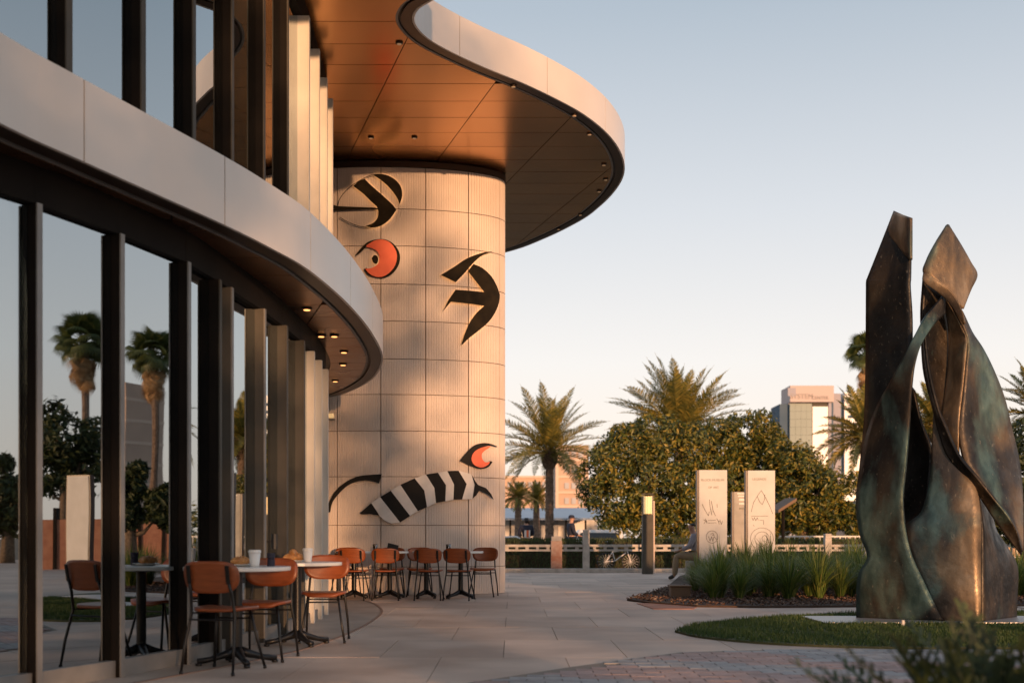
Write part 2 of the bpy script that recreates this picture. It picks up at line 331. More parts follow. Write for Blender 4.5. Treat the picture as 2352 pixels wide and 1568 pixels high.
for i, (y, x) in enumerate(sorted(cand)):
    k = 'brick_grey' if isgrey(x, y) else 'brick_pink'
    if i < 300: link('paver', bm[k], bed_j, loc=(x, y, .002 + rnd.uniform(-.001, .001)))
    else: extra[k].box((x, y, .004 + rnd.uniform(-.001, .001)), (.232, .112, .012))
for k, e in extra.items():
    if e.v: tag(e.build('paver_rest', M[k], bed_j), kind='stuff')

# ================================================================== ROUND TOWER (column)
EX, EY, EA, EB = -2.27, 19.92, 2.15, .85
def ell(th, off=0.):
    x, y = EA * math.sin(th), -EB * math.cos(th); n = Vector((x / EA ** 2, y / EB ** 2)).normalized()
    return Vector((EX + x + n.x * off, EY + y + n.y * off))
def wall_hit(px, off=0.):
    k = (px - CX) / F; a, b = EA + off, EB + off        # (kY-EX)^2/a^2+(Y-EY)^2/b^2=1
    A = k * k / a ** 2 + 1 / b ** 2; B = -2 * k * EX / a ** 2 - 2 * EY / b ** 2; C = EX ** 2 / a ** 2 + EY ** 2 / b ** 2 - 1
    D = B * B - 4 * A * C; Y = (-B - math.sqrt(max(D, 0))) / (2 * A); return Vector((k * Y, Y))
def theta(px):
    p = wall_hit(px); return math.atan2((p.x - EX) / EA, -(p.y - EY) / EB)
seams = [-3.0, -2.3, -1.75, -1.2] + [theta(px) for px in (680, 775, 875, 978, 1076, 1148)] + [1.75, 2.35, 3.0]
zs = [.0, .47, 1.17, 1.985, 2.75, 3.36, 3.955, 4.59, 5.21, 5.85, 6.47, 7.17]
tower = empty('round_tower', (EX, EY, 0), 'pale ribbed panel tower carrying the bird and caterpillar reliefs', 'tower')
m = MB(); m.prism([tuple(ell(R(a), -.035)) for a in range(0, 360, 5)], 0, 7.28); part_world(m.build('wall_core', M['core']), tower)
def wall_panel(t0, t1, z0, z1, ribs):
    n = 60; arc = sum((ell(lerp(t0, t1, (i + 1) / n)) - ell(lerp(t0, t1, i / n))).length for i in range(n)); g = .007 / arc * (t1 - t0)
    t0, t1 = t0 + g, t1 - g; z0 += .006; z1 -= .006; cols = []
    if ribs:
        k = max(2, round(arc / .042)); dt = (t1 - t0) / k
        for i in range(k):
            b = t0 + i * dt; cols += [(b, 0), (b + .62 * dt, 0), (b + .68 * dt, -.010), (b + .94 * dt, -.010)]
        cols.append((t1, 0))
    else: cols = [(lerp(t0, t1, i / 8), 0) for i in range(9)]
    cols = [(t0, -.03)] + cols + [(t1, -.03)]
    mm = MB(); vs = []
    for z in (z0, z1):
        for t, o in cols: p = ell(t, o); vs.append((p.x, p.y, z))
    c = len(cols); mm.add(vs, [(i, i + 1, c + i + 1, c + i) for i in range(c - 1)] + [tuple([c + i for i in range(c)]), tuple(reversed(range(c)))])
    part_world(mm.build('wall_panel', M['tower']), tower)
for i in range(len(seams) - 1):
    for j in range(len(zs) - 1):
        if seams[i] < -1.3 or seams[i] > 1.6: 
            if j % 3 == 0: wall_panel(seams[i], seams[i + 1], zs[j], zs[min(j + 3, len(zs) - 1)], False)
        else: wall_panel(seams[i], seams[i + 1], zs[j], zs[j + 1], True)
m = MB(); o = [tuple(ell(R(a), .012)) for a in range(0, 360, 4)]; i_ = [tuple(ell(R(a), -.02)) for a in range(0, 360, 4)]; n = len(o)
m.add([(x, y, 7.175) for x, y in o] + [(x, y, 7.27) for x, y in o] + [(x, y, 7.175) for x, y in i_], [(k, (k + 1) % n, n + (k + 1) % n, n + k) for k in range(n)] + [(k, 2 * n + k, 2 * n + (k + 1) % n, (k + 1) % n) for k in range(n)])
part_world(m.build('top_trim', M['rim']), tower)
m = MB(); p = wall_hit(760); m.box((p.x, p.y - .03, H + (HY - 955) * p.y / F), (.10, .07, .07)); part_world(m.build('wall_lamp', M['lamp_soft'], bevel=.01), tower)
m = MB(); m.box((p.x, p.y - .02, H + (HY - 963) * p.y / F), (.14, .05, .02)); part_world(m.build('lamp_bracket', M['alu']), tower)

def relief(name, poly, mt, parent, off=.07, thick=.022):
    """flat cut-out shape bent to follow the tower wall; poly surveyed in photograph units"""
    x0, x1 = min(p[0] for p in poly), max(p[0] for p in poly); mm = MB(); k = max(1, int((x1 - x0) / 9)); dx = (x1 - x0) / k
    def w(p, o):
        px = min(p[0], 1157); q = wall_hit(px, o); return (q.x, q.y, H + (HY - p[1]) * q.y / F)
    if area(poly) < 0: poly = poly[::-1]
    for i in range(k):
        c = clip(clip(poly, 1, 0, x0 + (i + 1) * dx), -1, 0, -(x0 + i * dx))
        q = [p for j, p in enumerate(c) if math.dist(p, c[j - 1]) > 1e-4]
        if len(q) < 3 or abs(area(q)) < .01: continue
        mm.add([w(p, off) for p in q], [tuple(range(len(q)))]); mm.add([w(p, off - thick) for p in q], [tuple(reversed(range(len(q))))])
    d = []
    for j in range(len(poly)):
        a, b = poly[j], poly[(j + 1) % len(poly)]; s = max(1, int(math.dist(a, b) / 8))
        d += [(lerp(a[0], b[0], t / s), lerp(a[1], b[1], t / s)) for t in range(s)]
    n = len(d); mm.add([w(p, off) for p in d] + [w(p, off - thick) for p in d], [(i, (i + 1) % n, n + (i + 1) % n, n + i) for i in range(n)])
    o = mm.build(name, mt); part_world(o, parent)
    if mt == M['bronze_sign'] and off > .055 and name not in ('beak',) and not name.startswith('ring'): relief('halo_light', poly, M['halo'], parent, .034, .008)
    return o
def pins(parent, pts, off=.05):
    mm = MB()
    for px, py in pts:
        a, b = wall_hit(px, -.01), wall_hit(px, off); z = H + (HY - py) * a.y / F; mm.tube([(a.x, a.y, z), (b.x, b.y, z)], .012, 6)
    part_world(mm.build('standoff', M['steel_black']), parent)
def Z3(pts): return [((1150 + x / 1.96) * .6125, (550 + y / 1.96) * .6125) for x, y in pts]       # survey sheets
def Z4(pts): return [((1150 + x * .60606) * .6125, (1350 + y * .60606) * .6125) for x, y in pts]
def sm(pts, n=4): return [tuple(p) for p in curve(pts, n)]
def wl(px, py): p = wall_hit(px, .05); return (p.x, p.y, H + (HY - py) * p.y / F)
# the bird face in a ring
rg = empty('relief_sign', wl(865, 460), 'dark oval bird relief with a pale stripe and thin beak, topmost on the tower', 'wall relief')
outer = sm([(225, 440), (240, 385), (290, 320), (345, 275), (430, 225), (500, 203), (570, 205), (640, 235), (690, 290), (703, 360), (685, 430), (650, 490), (610, 545), (550, 583), (470, 597), (380, 585), (300, 555), (240, 520)], 3)
o1 = outer[:]; inn = [(lerp(x, 465, .022), lerp(y, 400, .022)) for x, y in outer]
relief('ring_top', Z3(o1[:22] + inn[:22][::-1]), M['bronze_sign'], rg)
relief('ring_bottom', Z3(o1[40:] + inn[40:][::-1]), M['bronze_sign'], rg)
relief('dark_band', Z3(sm([(490, 206), (570, 205), (640, 235), (690, 290), (703, 360), (684, 424)], 4) + sm([(684, 424), (660, 370), (610, 305), (550, 250), (490, 210)], 4)), M['bronze_sign'], rg)
relief('dark_band', Z3([(342, 290), (385, 250), (425, 236)] + sm([(425, 236), (480, 290), (560, 360), (630, 425), (660, 465)], 4) + sm([(660, 465), (610, 535), (550, 580), (490, 594), (430, 584)], 4) + sm([(430, 584), (490, 560), (522, 520), (527, 475)], 3) + [(515, 440), (470, 400), (420, 350)]), M['bronze_sign'], rg)
relief('beak', Z3([(228, 437), (360, 443), (500, 448), (524, 455), (524, 462), (380, 464), (222, 470), (185, 468), (205, 458), (170, 450), (195, 443), (165, 418), (205, 430)]), M['bronze_sign'], rg, off=.075)
pins(rg, Z3([(600, 260), (560, 500), (400, 280), (300, 452)]))
# orange disc
og = empty('relief_sign', wl(870, 600), 'coral orange crescent disc relief with a black rim and black pupil', 'wall relief')
relief('black_rim', Z3(sm([(355, 800), (400, 745), (450, 700), (520, 680), (590, 685), (650, 725), (685, 790), (680, 860), (640, 925), (580, 962), (510, 962), (450, 940), (420, 900)], 3) + sm([(440, 890), (480, 930), (540, 950), (600, 930), (650, 870), (655, 790), (620, 725), (560, 695), (490, 700), (440, 735), (400, 775), (362, 803)], 3)), M['bronze_sign'], og, off=.05)
relief('orange_disc', Z3(sm([(440, 725), (500, 690), (560, 683), (620, 710), (658, 770), (662, 830), (640, 890), (590, 940), (530, 958), (470, 940), (430, 898)], 3) + sm([(430, 898), (480, 890), (525, 860), (535, 810), (515, 765), (475, 745), (440, 738)], 3)), M['sign_orange'], og, off=.075)
relief('pupil', Z3(sm([(478, 820), (495, 798), (518, 802), (526, 835), (512, 862), (488, 850), (478, 820)], 3)[:-1]), M['bronze_sign'], og, off=.075)
pins(og, Z3([(600, 760), (560, 920)]))
# swallow
sg = empty('relief_sign', wl(1090, 690), 'dark swallow shaped relief with split wings on the right of the tower', 'wall relief')
relief('upper_wing', Z3([(985, 943)] + sm([(985, 943), (1080, 885), (1180, 820), (1290, 780), (1370, 769)], 4) + sm([(1370, 769), (1290, 800), (1230, 850), (1160, 930), (1095, 997)], 4)), M['bronze_sign'], sg)
relief('swallow_body', Z3([(1000, 1212), (1040, 1130), (1095, 1050), (1200, 1058), (1304, 1068), (1185, 915), (1225, 862)] + sm([(1225, 862), (1290, 890), (1360, 955), (1405, 1040), (1420, 1110), (1395, 1200), (1340, 1285), (1260, 1355), (1190, 1410), (1145, 1455)], 4) + sm([(1138, 1450), (1160, 1380), (1200, 1290), (1250, 1220), (1304, 1170)], 4) + [(1200, 1155), (1060, 1140)]), M['bronze_sign'], sg)
pins(sg, Z3([(1350, 1050), (1250, 1300), (1150, 900), (1120, 1100)]))
# lower caterpillar and arc and eye
ag = empty('relief_sign', wl(815, 1130), 'plain black curved arc relief at the lower left of the tower', 'wall relief')
relief('arc', Z4(sm([(465, 705), (390, 708), (310, 720), (235, 757), (170, 820), (135, 890), (125, 938)], 4) + [(125, 938), (146, 940)] + sm([(146, 940), (160, 880), (200, 825), (255, 775), (320, 748), (390, 744), (448, 762)], 4)), M['sign_black'], ag)
pins(ag, Z4([(300, 740), (150, 880)]))
cg = empty('relief_sign', wl(960, 1140), 'striped black and white caterpillar relief low on the tower', 'wall relief')
relief('tail', Z4([(330, 945), (400, 882), (450, 960), (400, 950), (345, 953)]), M['sign_black'], cg)
tops = [(400, 882), (455, 846), (520, 806), (580, 770), (668, 730), (738, 706), (812, 695), (870, 685), (940, 683), (1018, 703)]
mids = [None, None, None, None, (728, 805), (790, 790), (862, 772), (912, 768), (990, 765), (1038, 770)]
bots = [(455, 965), (578, 1003), (640, 962), (688, 932), (745, 908), (800, 882), (858, 872), (908, 862), (962, 860), (1025, 858)]
strip = ['sign_white', 'sign_black', 'sign_white', 'sign_black', 'sign_white', 'sign_black', 'sign_white', 'sign_black', 'sign_white']
for i in range(9):
    pl = [tops[i], tops[i + 1]] + ([mids[i + 1]] if mids[i + 1] else []) + [bots[i + 1]]
    if i == 0: pl += [(520, 1008), (480, 990)]
    pl += [bots[i]] + ([mids[i]] if mids[i] else [])
    relief('stripe', Z4(pl), M[strip[i]], cg)
relief('head', Z4([(1020, 706), (1042, 745), (1060, 770), (1110, 790), (1140, 825), (1158, 862), (1120, 830), (1070, 805), (1050, 835), (1027, 856), (1040, 770)]), M['sign_black'], cg)
pins(cg, Z4([(500, 900), (700, 820), (900, 780)]))
eg = empty('relief_sign', wl(1100, 1048), 'black leaf shaped eye relief with an orange crescent, right above the caterpillar', 'wall relief')
relief('eye_outline', Z4(sm([(948, 620), (990, 570), (1040, 525), (1095, 512), (1140, 517), (1180, 533)], 4) + sm([(1178, 537), (1130, 528), (1080, 545), (1040, 580), (1030, 620), (1055, 655), (1100, 655), (1130, 632)], 4) + [(1133, 622), (1150, 628)] + sm([(1150, 630), (1125, 660), (1080, 672), (1020, 655), (948, 620)], 4)[:-1]), M['sign_black'], eg, off=.06)
relief('orange_crescent', Z4(sm([(1140, 530), (1085, 540), (1040, 565), (1020, 605), (1035, 645), (1080, 664), (1120, 648), (1135, 628)], 4) + sm([(1135, 628), (1105, 630), (1085, 605), (1090, 570), (1140, 535)], 4)[:-1]), M['sign_orange'], eg, off=.075)
pins(eg, Z4([(1000, 610), (1050, 650)]))

# ================================================================== CURVED BUILDING
bld = empty('cafe_building', (-6, 12, 0), 'curved glass fronted building with two pale rounded canopies on the left', 'building')
G = [tuple(p) for p in curve([(-8.5, 0.2), (-6.6, 2.2), (-5.0, 4.0), (-3.85, 5.7), (-3.04, 7.16), (-2.76, 7.9), (-2.54, 8.64), (-2.44, 9.53), (-2.35, 10.6), (-2.31, 11.9), (-2.33, 13.3), (-2.46, 15.0), (-2.72, 16.3), (-3.25, 18.0), (-3.9, 19.2)], 10)]
U = [tuple(p) for p in curve([(-8.7, 0.3), (-6.8, 2.3), (-5.2, 4.1), (-4.0, 5.8), (-3.22, 7.2), (-2.93, 7.95), (-2.70, 8.7), (-2.60, 9.58), (-2.54, 10.6), (-2.50, 11.9), (-2.50, 13.3), (-2.58, 15.0), (-2.68, 16.2), (-3.1, 18.0), (-3.8, 19.2)], 10)]
def hitline(line, px):
    k = (px - CX) / F
    for a, b in zip(line, line[1:]):
        fa, fb = a[0] - k * a[1], b[0] - k * b[1]
        if fa <= 0 < fb or fb <= 0 < fa:
            t = fa / (fa - fb); return Vector((lerp(a[0], b[0], t), lerp(a[1], b[1], t)))
lowE = [(-4.9, -1), (-4.3, 1.2), (-3.7, 3.2), (-3.2, 5.1)] + [tuple(up(x, y, 3.3)) for x, y in ((0, 285), (190, 372), (360, 448), (520, 520), (620, 570), (710, 622), (800, 700), (855, 768), (878, 822), (862, 862), (832, 885), (793, 903))] + [(-3.0, 18.98)]
lowE = [tuple(p) for p in curve(lowE, 8)]
upE = [(-3.6, -2), (-2.9, 1), (-1.8, 3.5), (-.8, 5.6), (-.1, 7.5), (.25, 9.5), (.1, 11.3), (-.4, 12.6)] + [tuple(up(x, y, 7.3)) for x, y in ((994, 0), (963, 18), (949, 43), (959, 67), (986, 92), (1037, 121), (1115, 157), (1201, 192), (1279, 229), (1338, 262), (1389, 302), (1420, 341), (1433, 378), (1429, 410), (1408, 443), (1377, 474), (1334, 506), (1252, 547), (1160, 580))] + [(-2.0, 26.9), (-4.5, 27.6), (-8, 27.6)]
upE = [tuple(p) for p in curve(upE, 8)]
def inset(line, d):                # to the left side of travel (inwards: building lies left when walking away from the camera)
    out = []
    for i, p in enumerate(line):
        a, b = line[max(i - 1, 0)], line[min(i + 1, len(line) - 1)]; t = Vector((b[0] - a[0], b[1] - a[1])).normalized()
        out.append((p[0] - t.y * d, p[1] + t.x * d))
    return out
def canopy(name, E, z0, z1, closure, sofpoly, plen, lab):
    body = inset(E, .02) + closure
    m = MB(); m.prism(body, z0 + .03, z1 - .005); root = m.build(name, M['soffit_dark']); part_world(root, bld)
    # fascia panels
    L = [0]
    for a, b in zip(E, E[1:]): L.append(L[-1] + math.dist(a, b))
    def pt(s):
        s = max(0, min(L[-1] - 1e-6, s)); i = next(i for i in range(len(L) - 1) if L[i + 1] >= s); t = (s - L[i]) / (L[i + 1] - L[i])
        a, b = E[i], E[i + 1]; tx = Vector((b[0] - a[0], b[1] - a[1])).normalized(); return Vector((lerp(a[0], b[0], t), lerp(a[1], b[1], t))), Vector((tx.y, -tx.x))
    s = next(L[i] for i, p in enumerate(E) if p[1] > plen[1]); s = s % plen[0]
    while s < L[-1] - .3:
        e = min(s + plen[0], L[-1]); k = max(6, int((e - s) / .12)); mm = MB(); vs = []
        for q in range(k + 1):
            p, n = pt(lerp(s + .006, e - .006, q / k)); o = p + n * .012; i_ = p - n * .016
            vs += [(o.x, o.y, z0), (o.x, o.y, z1), (i_.x, i_.y, z1), (i_.x, i_.y, z0)]
        fs = [(4 * q + a, 4 * q + 4 + a, 4 * q + 4 + (a + 1) % 4, 4 * q + (a + 1) % 4) for q in range(k) for a in range(4)] + [(3, 2, 1, 0), (4 * k, 4 * k + 1, 4 * k + 2, 4 * k + 3)]
        mm.add(vs, fs); o = mm.build('fascia_panel', M['fascia'], smooth=False); o.parent = root; s = e
    # rim below the fascia
    for nm, d0, d1, zz, mt in (('soffit_rim', .022, .15, z0 + .002, 'rim'), ('soffit_rim', .185, .215, z0 + .004, 'alu')):
        a_, b_ = inset(E, d0), inset(E, d1); n = len(E); mm = MB()
        mm.add([(x, y, zz) for x, y in a_] + [(x, y, zz) for x, y in b_] + [(x, y, zz + .025) for x, y in a_] + [(x, y, zz + .025) for x, y in b_],
               [(i, i + 1, n + i + 1, n + i) for i in range(n - 1)] + [(i, 2 * n + i, 2 * n + i + 1, i + 1) for i in range(n - 1)] + [(n + i, n + i + 1, 3 * n + i + 1, 3 * n + i) for i in range(n - 1)])
        o = mm.build(nm, M[mt]); o.parent = root
    # soffit panels
    pol = inset(E, .215) + sofpoly; dn = Vector((1, .31)).normalized(); g = .006
    y = z0 and 5.0
    for j in range(-1, 40):
        ya, yb = 5.02 + .64 * j, 5.02 + .64 * (j + 1)
        st = clip(clip(pol, 0, 1, yb - g), 0, -1, -(ya + g))
        if len(st) < 3: continue
        for i in range(-12, 14):
            c0 = 3.01 + 1.53 * i * dn.x; c1 = c0 + 1.53 * dn.x
            q = clip(clip(st, dn.x, dn.y, c1 - g), -dn.x, -dn.y, -(c0 + g))
            q = [p for k, p in enumerate(q) if math.dist(p, q[k - 1]) > 1e-3]
            if len(q) < 3 or abs(area(q)) < .004 or max(p[0] for p in q) < -4.6: continue
            if area(q) < 0: q = q[::-1]
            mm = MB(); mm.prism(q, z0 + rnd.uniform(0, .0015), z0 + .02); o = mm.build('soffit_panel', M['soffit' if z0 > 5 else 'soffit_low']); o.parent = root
    return root
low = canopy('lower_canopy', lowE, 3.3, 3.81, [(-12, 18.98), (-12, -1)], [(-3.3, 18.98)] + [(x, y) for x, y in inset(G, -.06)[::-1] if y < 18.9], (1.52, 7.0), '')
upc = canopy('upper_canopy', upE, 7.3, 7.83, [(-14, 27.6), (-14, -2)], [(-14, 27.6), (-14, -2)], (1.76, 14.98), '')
# glazing
def fin(p, n, z0, z1, w, dep, matn, edge):
    rz = math.atan2(n.y, n.x); mm = MB(); c = p + n * (dep / 2 - .03); mm.box((c.x, c.y, (z0 + z1) / 2), (dep, w, z1 - z0), rz); o = part_world(mm.build('mullion', M[matn]), bld)
    mm = MB(); c = p + n * (dep - .03 + .006); mm.box((c.x, c.y, (z0 + z1) / 2), (.012, w + .012, z1 - z0 - .004), rz); e = mm.build('mullion_cap', M[edge]); e.parent = o; e.matrix_parent_inverse = Matrix(); return o
panels = {}
def glaze(line, pxs, z0, z1, key, mats, head):
    pts = [hitline(line, px) for px in pxs]; res = []
    for i, p in enumerate(pts):
        a, b = pts[max(i - 1, 0)], pts[min(i + 1, len(pts) - 1)]; t = (b - a).normalized(); n = Vector((t.y, -t.x))
        w, dep, m1, m2 = mats(pxs[i]); fin(p, n, z0, z1, w, dep, m1, m2)
    for i, (a, b) in enumerate(zip(pts, pts[1:])):
        t = (b - a).normalized(); n = Vector((t.y, -t.x)); c = (a + b) / 2; ln = (b - a).length; rz = math.atan2(t.y, t.x)
        if ln > .12:
            mm = MB(); mm.box((0, 0, 0), (ln - .04, .014, z1 - z0 - .12)); o = mm.build('glass_pane', M['glass']); o.location = (c.x, c.y, (z0 + z1) / 2 + .06); o.rotation_euler = (0, 0, rz)
            part_world(o, bld)
        mm = MB(); mm.box((c.x, c.y, z0 + .06), (ln - .03, .09, .12), rz); part_world(mm.build('sill', M['alu']), bld)
        mm = MB(); mm.box((c.x, c.y, z1 + head / 2), (ln + .02, .12, head), rz); part_world(mm.build('head_rail', M['mullion']), bld)
        res.append((a, b, n))
    panels[key] = res
def lm(px):
    if px < 440: return (.03, .11, 'mullion', 'alu')
    if px < 500: return (.03, .12, 'mullion', 'mullion_grey')
    if px < 600: return (.035, .12, 'mullion_grey', 'alu')
    if px < 700: return (.055, .12, 'mullion_grey', 'mullion_grey')
    return (.05, .11, 'pilaster', 'pilaster')
def um(px):
    if px < 660: return (.045, .11, 'mullion', 'mullion_grey')
    return (.07, .16, 'pilaster', 'pilaster')
glaze(G, [-330, -120, 67, 257, 411, 480, 508, 585, 637, 678, 704, 722, 737], 0, 3.06, 'low', lm, .26)
glaze(U, [-250, -60, 135, 305, 422, 512, 587, 643, 683, 708, 727, 741], 3.81, 7.02, 'up', um, .30)
p = hitline(G, 606); m = MB(); m.tube([(p.x + .1, p.y, .86), (p.x + .1, p.y, 1.0)], .03, 8); m.box((p.x + .06, p.y, .93), (.08, .02, .02)); part_world(m.build('door_handle', M['black']), bld)
# side closing wall by the tower and the rooms behind the glass
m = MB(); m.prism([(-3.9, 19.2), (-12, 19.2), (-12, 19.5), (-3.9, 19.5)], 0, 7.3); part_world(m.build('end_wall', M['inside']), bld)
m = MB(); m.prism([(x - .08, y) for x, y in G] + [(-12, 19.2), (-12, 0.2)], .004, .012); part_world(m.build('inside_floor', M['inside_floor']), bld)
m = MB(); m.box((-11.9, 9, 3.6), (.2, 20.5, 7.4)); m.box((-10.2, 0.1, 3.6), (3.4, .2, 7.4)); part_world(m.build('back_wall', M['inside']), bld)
# downlights
def downlight(px, py, z, par, r, glow):
    q = up(px, py, z); m = MB(); m.lathe([(r, -.012), (r, .0)], 16, (q.x, q.y, z - .002)); m.lathe([(r * .8, -.018), (r * .8, -.012)], 16, (q.x, q.y, z - .002)); o = m.build('downlight', M['rim']); o.parent = par
    m = MB(); m.lathe([(r * .62, -.024), (r * .62, -.019)], 12, (q.x, q.y, z - .002)); l = m.build('lens', M['lens_dim' if glow == 'lamp_soft' else glow]); l.parent = o
for x, y in ((400, 537), (345, 617), (705, 707), (738, 769), (768, 769), (790, 806), (788, 835), (770, 873)): downlight(x, y, 3.3, low, .055, 'lamp_warm')
for x, y in ((917, 98), (852, 315), (952, 315), (1179, 197), (1319, 264), (1354, 307), (1387, 377), (1391, 411), (1376, 438), (1333, 492), (1283, 525)): downlight(x, y, 7.3, upc, .048, 'lamp_soft')
# smooth concrete strip under the canopy with its curved inlay
st = [(x + .0, y) for x, y in lowE if 5.2 < y < 17.6]
m = MB(); m.prism(st + [(-3.2, 17.6), (-2.6, 14.5), (-2.45, 10), (-2.7, 8), (-4.3, 5.2)], -.004, .005); tag(m.build('pavement', M['concrete']), kind='structure')
a_, b_ = inset(st, -.012), inset(st, .022); m = MB(); m.prism(a_ + b_[::-1], 0, .0085); tag(m.build('path', M['inlay']), kind='structure')

# ================================================================== CHAIRS AND TABLES
def rrect(w, d, r, n=5, taper=0.):
    out = []
    for sx, sy, a0 in ((1, 1, 0), (-1, 1, 90), (-1, -1, 180), (1, -1, 270)):
        for k in range(n + 1):
            a = R(a0 + 90 * k / n); x, y = sx * (w / 2 - r) + r * math.cos(a), sy * (d / 2 - r) + r * math.sin(a); out.append((x * (1 + taper * y / d), y))
    return out
def sheet(outl, f, th, name, mt, parent, bevel=.004):
    """flat outline -> grid-free bent board"""
    mm = MB(); n = len(outl); rings = [1, .82, .6, .35]; vs = []
    for s in (1, -1):
        for q in rings:
            vs += [f(x * q, y * q, s * th / 2) for x, y in outl]
        vs.append(f(0, 0, s * th / 2))
    fs = []; half = n * len(rings) + 1
    for si in (0, 1):
        b = si * half
        for ri in range(len(rings) - 1):
            for k in range(n):
                q = (b + ri * n + k, b + ri * n + (k + 1) % n, b + (ri + 1) * n + (k + 1) % n, b + (ri + 1) * n + k); fs.append(q if si == 0 else q[::-1])
        for k in range(n):
            q = (b + 3 * n + k, b + 3 * n + (k + 1) % n, b + half - 1); fs.append(q if si == 0 else q[::-1])
    for k in range(n): fs.append((k, half + k, half + (k + 1) % n, (k + 1) % n))
    mm.add(vs, fs); o = mm.build(name, mt, parent, smooth=True)
    return o
def make_chair():
    t = empty('chair', (0, 0, 0), 'x', 'chair', 'orange plywood cafe chairs with black legs')
    sheet(rrect(.40, .40, .12, taper=.10), lambda x, y, z: (x, y + .01, .455 + z - .02 * (1 - min(1, (x * x) / .04)) * .5 - (.02 if y > .17 else 0) * (y - .17) / .03), .022, 'seat', M['wood'], t)
    tilt = .18
    def bk(x, y, z):
        yy = -.205 - tilt * y - 1.0 * (.04 - x * x) * .9 + z; return (x, yy, .692 + y)
    ol = [(.213 * math.copysign(abs(math.cos(a)) ** .55, math.cos(a)), (.104 if math.sin(a) > 0 else .125) * math.copysign(abs(math.sin(a)) ** (.62 if math.sin(a) > 0 else .85), math.sin(a))) for a in [2 * math.pi * k / 36 for k in range(36)]]
    sheet(ol, bk, .016, 'backrest', M['wood'], t)
    for s in (-1, 1):
        m = MB(); m.tube([(s * .20, -.27, .006), (s * .19, -.235, .20), (s * .168, -.18, .42), (s * .158, -.205, .56), (s * .150, -.243, .66)], [.0095, .011, .011, .011, .011], 8)
        m.tube([(s * .20, -.27, 0), (s * .20, -.269, .022)], .0135, 8); m.build('leg', M['steel_black'], t, smooth=True)
        m = MB(); m.tube([(s * .205, .215, .006), (s * .17, .17, .20), (s * .135, .12, .43)], .0105, 8); m.tube([(s * .205, .215, 0), (s * .2045, .214, .022)], .0135, 8); m.build('leg', M['steel_black'], t, smooth=True)
        m = MB(); m.box((s * .150, -.254, .70), (.030, .010, .13), rx=.18); m.build('back_bracket', M['steel_black'], t, bevel=.003)
    m = MB(); m.tube([(-.176, -.20, .38), (.176, -.20, .38)], .007, 6); m.build('stretcher', M['steel_black'], t)
    m = MB(); m.tube([(-.148, .138, .37), (.148, .138, .37)], .007, 6); m.build('stretcher', M['steel_black'], t)
    m = MB(); m.tube([(-.165, -.18, .425), (-.05, -.02, .43), (.05, -.02, .43), (.165, -.18, .425)], .007, 6); m.tube([(-.135, .12, .43), (.135, .12, .43)], .007, 6); m.build('seat_frame', M['steel_black'], t)
    return t
chair0 = make_chair(); used = [False]
def chair(x, y, rz, label, group=None):
    if used[0]: o = copy_tree(chair0)
    else: o = chair0; used[0] = True
    o.location = (x, y, .007); o.rotation_euler = (0, 0, R(rz)); o['label'] = label; o['group'] = 'orange plywood cafe chairs with black legs'; o['category'] = 'chair'; return o
chair(-2.07, 8.22, -14, 'nearest orange cafe chair with its back to us, left of the front table')
chair(-1.955, 8.98, 176, 'orange chair half hidden behind the front table top, facing us')
chair(-1.735, 10.53, 183, 'orange chair behind the second cafe table, right of its cup')
def xb(px, Y): return (px - CX) * Y / F
for px, rz, lab in ((814, -4, 'leftmost near side chair of the row by the tower, back turned to us'), (887, 3, 'second near side chair of the row by the tower, in front of the second table'),
                    (986, -2, 'third near side chair from the left in the row by the tower'), (1055, -8, 'rightmost near side chair by the tower, in front of the last table')):
    chair(xb(px, 17.5), 17.5, rz, lab)
for px, rz, lab in ((793, 176, 'leftmost far side chair against the tower wall, mostly hidden'), (900, 184, 'far side chair against the tower behind the second near chair'),
                    (964, 183, 'far side chair against the tower, peeking out left of the third near chair'), (1110, 172, 'far right chair of the tower row, facing us at the table end')):
    chair(xb(px, 18.52), 18.52, rz, lab)
def make_table(r, spread=.30):
    t = empty('cafe_table', (0, 0, 0), 'x', 'table', 'pedestal cafe tables with pale round tops')
    m = MB(); m.lathe([(r - .004, 0), (r, .004), (r, .026), (r - .004, .03)], 48, (0, 0, .71)); m.build('table_top', M['marble'], t)
    m = MB(); m.lathe([(.055, .06), (.038, .10), (.037, .69), (.10, .70), (.10, .708)], 20); m.build('pedestal', M['steel_black'], t, smooth=False)
    for k in range(4):
        a = math.pi / 4 + k * math.pi / 2; u = Vector((math.cos(a), math.sin(a), 0)); m = MB()
        m.tube([u * .02 + Vector((0, 0, .10)), u * .09 + Vector((0, 0, .075)), u * .2 + Vector((0, 0, .045)), u * spread + Vector((0, 0, .03))], [.04, .032, .022, .026], 8)
        m.lathe([(.022, 0), (.026, .006), (.024, .02)], 12, tuple(u * (spread - .01))); m.build('foot', M['steel_black'], t, smooth=True)
    return t
tb = make_table(.40)
def table(src, x, y, rz, label):
    o = src if not src.get('used') else copy_tree(src); src['used'] = 1
    o.location = (x, y, .007); o.rotation_euler = (0, 0, R(rz)); o['label'] = label; o['group'] = 'pedestal cafe tables with pale round tops'; o['category'] = 'table'; return o
T1 = table(tb, -2.09, 8.66, -18, 'front cafe table with pale round top beside the nearest chair')
T2 = table(tb, -1.93, 10.22, -10, 'second cafe table with pale top, holding the croissant plate in full view')
ts = make_table(.30, .27)
T3 = table(ts, xb(813, 17.98), 17.98, 10, 'leftmost table of the row by the tower, behind the left chairs')
T4 = table(ts, xb(895, 18.0), 18.0, -5, 'table by the tower carrying the amber drink glass near its left edge')
tt = make_table(.22, .2)
table(tt, xb(979, 18.02), 18.02, 3, 'small narrow table hidden between the paired chairs by the tower')
tr = make_table(.36, .29)
